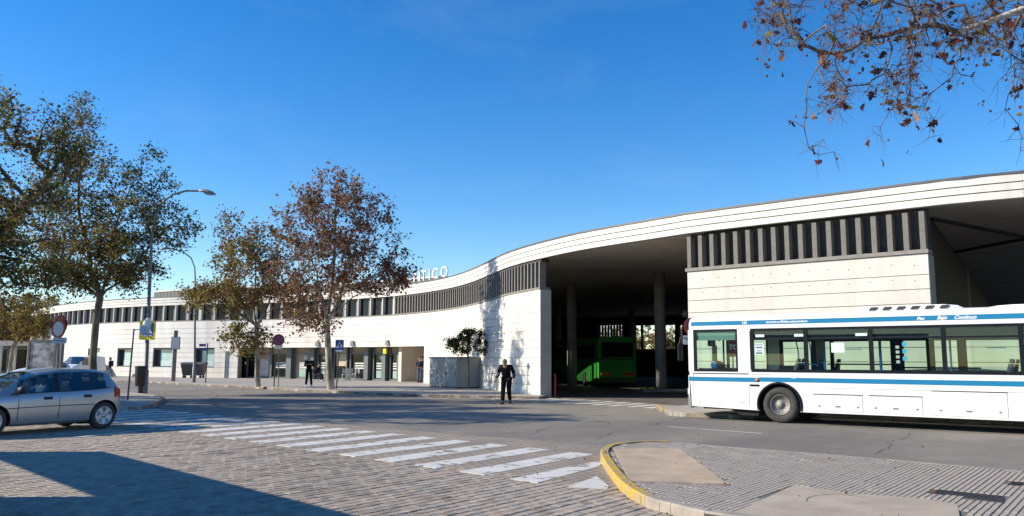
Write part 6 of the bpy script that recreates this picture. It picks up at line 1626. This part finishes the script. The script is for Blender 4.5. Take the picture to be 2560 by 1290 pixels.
# bus stop post
b = Vector(gp(433, 953, .13)); Y = b.y
so = empty('bus_stop_post', b, 0, 'square bus stop post with a grey notice board near the lamp', 'bus stop')
zt = ap(433, 826, Y).z - b.z
mb = MB(); mb.cbox(-.11, .11, -.09, .09, 0, zt, .02); mb.build('post', mat('post_brown', (.16, .13, .12), .6, var=.2, scale=2), so)
T = face(441, 858, Y, b, 0, .1); plate('board_frame', T, .60, .86, .04, M['darksteel'], so, .01); plate('board_face', T @ Matrix.Translation((0, 0, .035)), .52, .78, .012, M['sign_grey'], so, .01)
# wheeled bins
def wheelie(px, py, ang, label):
    b = gp(px, py, .13); o = empty('wheeled_bin', b, R(ang), label, 'wheeled bin', 'wheeled bins against the wall')
    mb = MB(); mb.hexa([(-.45, -.3, .2), (.45, -.3, .2), (.45, .3, .2), (-.45, .3, .2)], [(-.6, -.42, 1.08), (.6, -.42, 1.08), (.6, .42, 1.08), (-.6, .42, 1.08)]); mb.build('bin_body', mat('bin_dark_plastic', (.05, .05, .055), .5), o)
    mb = MB(); mb.hexa([(-.64, -.46, 1.08), (.64, -.46, 1.08), (.64, .46, 1.08), (-.64, .46, 1.08)], [(-.6, -.3, 1.22), (.6, -.3, 1.22), (.6, .4, 1.26), (-.6, .4, 1.26)]); mb.build('lid', mat('bin_lid', (.09, .09, .095), .45), o)
    for x in (-.38, .38):
        for y in (-.24, .24): mb = MB(); mb.lathe([(0, -.03), (.1, -.03), (.1, .03), (0, .03)], 12, M=Matrix.Translation((x, y, .1)) @ Matrix.Rotation(R(90), 4, 'X')); mb.build('wheel', M['black'], o)
wheelie(473, 945, 8, 'dark wheeled bin left of the thin lamp post'); wheelie(493, 945, -6, 'dark wheeled bin right of the thin lamp post')
# finger post
b = Vector(gp(514, 957, .13)); Y = b.y
so = empty('finger_post', b, 0, 'slim dark finger post with purple and blue direction blades', 'signpost')
mb = MB(); mb.tube([(0, 0, 0), (0, 0, ap(515, 858, Y).z - b.z)], .04, 8); mb.build('pole', M['darksteel'], so)
for px, py, m_ in ((507, 863, 'purple'), (512, 873, 'blue')):
    T = face(px, py, Y, b, 10, .06); plate('blade', T, .42, .17, .02, M[m_], so, .02)
# thin twin pipe on the wall
for x in (565, 570.5):
    pass
s = SX(567); mb = MB(); mb.tube([F(s, .06, .12) - B0, F(s, .06, 2.3) - B0], .04, 6); mb.tube([F(s + .22, .06, .12) - B0, F(s + .22, .06, 2.3) - B0], .03, 6); mb.build('downpipe', M['slat'], bld)
# no-parking sign
b = Vector(gp(696, 968, .13)); Y = b.y
so = empty('no_parking_sign', b, 0, 'round red and blue no-parking sign with a white plate between the two plane trees', 'road sign')
mb = MB(); mb.tube([(0, 0, 0), ap(697, 838, Y) - b], .032, 8); mb.build('pole', M['galv'], so)
T = face(696, 850, Y, b, 25, .05); disc('red_ring', T, .32, 0, .012, M['red'], so); disc('blue_face', T, .235, .0, .017, M['purple'], so)
mb = MB(); mb.box(-.3, .3, -.035, .035, .016, .021, M=T @ Matrix.Rotation(R(-45), 4, 'Z')); mb.build('red_slash', M['red'], so)
T = face(695.5, 868, Y, b, 25, .05); plate('plate', T, .40, .2, .012, M['white'], so, .02)
b = Vector(gp(685, 966, .13)); so = empty('bollard_post', b, 0, 'short dark post just left of the no-parking sign', 'post'); mb = MB(); mb.tube([(0, 0, 0), (0, 0, 1.75)], .035, 8); mb.build('pole', M['darksteel'], so); mb = MB(); mb.ell((0, 0, 1.76), (.045, .045, .04), 10, 6); mb.build('cap', M['darksteel'], so)
# crossing sign by the pale trunk
b = Vector(gp(841, 972, .13)); Y = b.y
so = empty('crossing_sign', b, 0, 'plain blue pedestrian crossing sign on a leaning pole beside the pale tree trunk', 'road sign', 'pedestrian crossing signs')
mb = MB(); mb.tube([(0, 0, 0), ap(849, 853, Y) - b], .035, 8); mb.build('pole', M['darksteel'], so)
T = face(850, 865, Y, b, -6, .06); plate('blue_panel', T, .44, .64, .015, M['blue'], so, .03); crossing_art(T @ Matrix.Translation((0, .06, -.006)), .46, so); mb = MB(); mb.box(-.19, .19, -.28, -.23, .015, .019, M=T); mb.build('white_bar', M['white'], so)
# grey cabinet against the wall
c0, c1 = gp(1073, 966, .125), gp(1141, 971, .125)
d = c1 - c0; L = d.length; a = math.atan2(d.y, d.x)
so = empty('utility_cabinet', c0, a, 'big grey metal utility cabinet in front of the curved white wall', 'cabinet')
M['cab'] = mat('cabinet_grey', (.30, .305, .30), .6, var=.1, scale=1.5); H_ = 1.62
mb = MB(); mb.cbox(0, L, 0, 1.7, .06, H_, .025); mb.build('housing', M['cab'], so)
mb = MB(); mb.cbox(-.05, L + .05, -.05, 1.75, H_, H_ + .07, .02); mb.build('lid', M['cab'], so)
mb = MB(); mb.box(.03, L - .03, .03, 1.67, 0, .06); mb.build('plinth', M['darksteel'], so)
for k in range(3):
    mb = MB(); mb.cbox(L * k / 3 + .03, L * (k + 1) / 3 - .03, -.02, 0.01, .14, H_ - .08, .01); do = mb.build('door', M['cab'], so)
    mb = MB(); mb.cbox(L * (k + 1) / 3 - .16, L * (k + 1) / 3 - .10, -.05, -.02, .7, .9, .01); mb.build('handle', M['darksteel'], do)
# grey box bin with striped side at the passage
b = Vector(gp(986, 950, .125)); so = empty('recycling_box', b, R(-35), 'low grey box with white diagonal stripes at the passage entrance', 'box')
mb = MB(); mb.cbox(-.45, .45, -.3, .3, 0, 1.02, .02); mb.build('housing', M['slat'], so); mb = MB(); mb.cbox(-.48, .48, -.33, .33, 1.02, 1.08, .02); mb.build('lid', M['darksteel'], so)
mb = MB()
for k in range(4): mb.hexa([(-.459, -.2, .12 + k * .2), (-.451, -.2, .12 + k * .2), (-.451, .2, .24 + k * .2), (-.459, .2, .24 + k * .2)], [(-.459, -.2, .22 + k * .2), (-.451, -.2, .22 + k * .2), (-.451, .2, .34 + k * .2), (-.459, .2, .34 + k * .2)])
mb.build('white_stripes', M['white'], so)
# red post and yellow-black block in the bay
b = F(s_end + .18, -.62, 0); so = empty('red_post', b, 0, 'red warning post at the edge of the bay beside the grey pier', 'post'); mb = MB(); mb.cbox(-.04, .04, -.04, .04, 0, 1.05, .01); mb.build('post', M['red'], so); mb = MB(); mb.box(-.09, .09, -.09, .09, 0.012, .03); mb.build('foot_plate', M['red'], so)
b = Vector(gp(1604, 979)); b = ap(1622, 975, 43.5); b.z = .012
so = empty('kerb_barrier', b, R(-8), 'low yellow and black striped barrier block at the foot of the bay column', 'barrier')
M['barrier_y'] = mat('barrier_yellow', (.72, .45, .02), .5)
for k in range(8):
    mb = MB(); x = -.42 + k * .105; mb.hexa([(x, -.1, 0), (x + .105, -.1, 0), (x + .105, .1, 0), (x, .1, 0)], [(x, -.07, .22), (x + .105, -.07, .22), (x + .105, .07, .22), (x, .07, .22)]); mb.build('yellow_block' if k % 2 == 0 else 'black_block', M['barrier_y'] if k % 4 != 3 else M['black'], so)
b = ap(1660, 978, 43.0); mb = MB(); mb.cbox(b.x - 1.2, b.x + 3.4, b.y - .5, b.y + .9, .0, .14, .03); o = mb.build('bay_kerb', M['kerb']); tag(o, 'concrete kerb island at the foot of the right column in the bay', kind='structure')
# green coach in the bay
M['green'] = mat('green_coach_paint', (.04, .33, .05), .3, coat=.4); M['green_d'] = mat('green_coach_dark', (.02, .10, .02), .4)
gb = Vector((6.45, 49.2, .012))
hd = Vector((-.17, .985, 0)).normalized()
co = empty('green_coach', gb, math.atan2(hd.y, hd.x), 'green coach parked tail-out in the dark bay, striped by sunlight', 'coach')
mb = MB(); sec = [(1.2, .32), (1.25, .6), (1.25, 1.6), (1.22, 2.5), (1.12, 2.95), (.9, 3.08), (0, 3.12)]; sec = sec + [(-y, z) for y, z in reversed(sec[:-1])]; V_ = []
for x, s_ in ((0, .93), (.08, .99), (.3, 1.0), (11.6, 1.0), (11.9, .95)): V_ += [(x, y * s_, z * (1 if z < 2.9 else (.985 if s_ < .99 else 1))) for y, z in sec]
n = len(sec); fs = []
for i in range(4):
    for k in range(n): fs.append((i * n + k, i * n + (k + 1) % n, (i + 1) * n + (k + 1) % n, (i + 1) * n + k))
mb.add(V_, fs + [tuple(range(n - 1, -1, -1)), tuple(range(4 * n, 5 * n))], 0, False); mb.build('body', M['green'], co)
mb = MB(); mb.cbox(-.02, .05, -1.02, 1.02, 1.85, 2.75, .04); mb.build('rear_window', M['darkglass'], co)
mb = MB(); mb.box(-.03, .03, -1.08, 1.08, 1.68, 1.76); mb.box(-.03, .03, -1.0, 1.0, 1.79, 1.82); mb.build('rear_trim', M['green_d'], co)
mb = MB(); mb.box(-.04, .02, -1.12, 1.12, .34, .62); mb.build('bumper', M['green_d'], co)
for sgn in (1, -1):
    mb = MB(); mb.cbox(-.03, .03, sgn * .45, sgn * 1.05, .74, .90, .02); mb.build('rear_lamp', M['lamp_orange'] if sgn > 0 else M['lamp_red'], co)
    mb = MB(); mb.box(.6, 11.2, sgn * 1.245, sgn * 1.262, 1.75, 2.6); mb.build('side_windows', M['darkglass'], co)
    for x in (3.0, 9.4): mb = MB(); mb.lathe([(0, -.15), (.3, -.15), (.48, -.12), (.5, 0), (.46, .12), (.3, .14), (0, .12)], 20, M=Matrix.Translation((x, sgn * 1.16, .5)) @ Matrix.Rotation(R(90), 4, 'X')); mb.build('wheel', M['tyre'], co)
# a second dark coach deeper in the bay on the right
# signs by the white bus
b = Vector(gp(1722, 1010, .115)); b = ap(1728, 1010, 26.6); b.z = .115; Y = b.y
so = empty('no_entry_sign', b, 0, 'round red-ringed bay sign with a dark face peeping out in front of the bus', 'road sign')
mb = MB(); mb.tube([(0, 0, 0), ap(1729, 800, Y) - b], .03, 8); mb.build('pole', M['galv'], so)
T = face(1727, 817, Y, b, 20, .05); disc('red_ring', T, .30, 0, .012, M['red'], so); disc('dark_face', T, .20, 0, .017, mat('sign_dark', (.05, .05, .06), .5), so)
mb = MB(); mb.prism([(-.07, .02), (.02, .02), (.02, .14), (-.02, .14)], .017, .021, M=T); mb.build('red_mark', M['red'], so)
T = face(1720, 850, Y, b, 5, .05); plate('plate', T, .36, .30, .012, M['white'], so, .02)
o = text_mesh('15', .17, .001, M['ink'], 'lettering', so, align='CENTER'); o.matrix_local = T @ Matrix.Translation((0, -.05, .014))
b = Vector(ap(1832, 990, 25.9)); b.z = .115; Y = b.y
so = empty('stop_sign', b, 0, 'red octagonal STOP sign seen through the driver\'s window of the bus', 'road sign')
mb = MB(); mb.tube([(0, 0, 0), ap(1832, 845, Y) - b], .03, 8); mb.build('pole', M['galv'], so)
T = face(1832, 868, Y, b, 10, .05)
mb = MB(); mb.prism([(.33 * math.cos(R(22.5 + 45 * k)), .33 * math.sin(R(22.5 + 45 * k))) for k in range(8)], 0, .01, M=T); mb.build('red_octagon', M['red'], so)
o = text_mesh('STOP', .22, .001, M['white'], 'lettering', so, align='CENTER', bold=.008); o.matrix_local = T @ Matrix.Translation((0, -.075, .012))
# floodlight in the bay, small light by the louvre
b = ap(1706, 790, 40); fo = tag(MB().lathe([(0, 0), (.10, 0), (.24, .26), (.22, .27), (0, .12)], 16, M=Matrix.Translation(b) @ Matrix.Rotation(R(60), 4, 'Y')).build('floodlight', M['steel']), 'grey dish floodlight hanging in the bay above the red-ringed sign', 'floodlight')
# low white building at the left edge
b = ap(10, 940, 88); b.z = 0; lo = empty('low_building', b, 0, 'low white flat-roofed building with columns at the far left edge', 'building')
mb = MB(); mb.box(-9, 2.9, 0, 8, 3.0, 3.55); mb.build('roof', M['white_wall'], lo)
mb = MB(); mb.box(-8.6, 2.5, 1.4, 8, 0, 2.99); mb.build('wall', M['column'], lo)
for k in range(8): mb = MB(); mb.box(-8.4 + k * 1.52, -8.15 + k * 1.52, .1, .35, 0, 2.99); mb.build('column', M['white_wall'], lo)
for k in range(4): mb = MB(); mb.box(-7.5 + k * 2.6, -6.0 + k * 2.6, 1.36, 1.41, .3, 2.6); mb.build('window', M['darkglass'], lo)
# ---------------------------------------------------------------- bus shelter outside the left edge, whose shadow falls across the paving
SHW = .075
def tosun(x, y, z):                                   # the point at height z that shades ground point (x, y)
    k = z / math.tan(SUN_EL); h = Vector((SUN_DIR.x, SUN_DIR.y)).normalized(); return Vector((x + h.x * k, y + h.y * k, z))
HT, HB = 2.95, 2.02
c0 = gp(252, 1129); c1 = gp(880, 1290); dirb = (c1 - c0).normalized()
t0 = tosun(c0.x, c0.y, HT); 
sh = empty('bus_shelter', (t0.x, t0.y, 0), math.atan2(dirb.y, dirb.x), 'bus shelter just outside the left edge, throwing its angular shadow on the paving', 'bus shelter')
Ls = 12.0
M['shelter'] = mat('shelter_grey', (.16, .17, .18), .5, metal=.3)
gapw = gp(40, 1148).y - gp(275, 1240).y
mb = MB(); mb.cbox(0, Ls, -.05, .05, HB, HT, .01); mb.build('fascia_board', M['shelter'], sh)
mb = MB(); mb.cbox(0, 1.25, -.05, .05, 0, HB - .003, .01); mb.build('end_panel', M['shelter'], sh)
mb = MB(); mb.cbox(6.25, Ls, -.05, .05, 0, HB - .003, .01); mb.build('back_panel', M['shelter'], sh)
mb = MB(); mb.cbox(0, Ls, -1.4, -.05, HT - .12, HT - .02, .01); mb.build('roof', M['shelter'], sh)
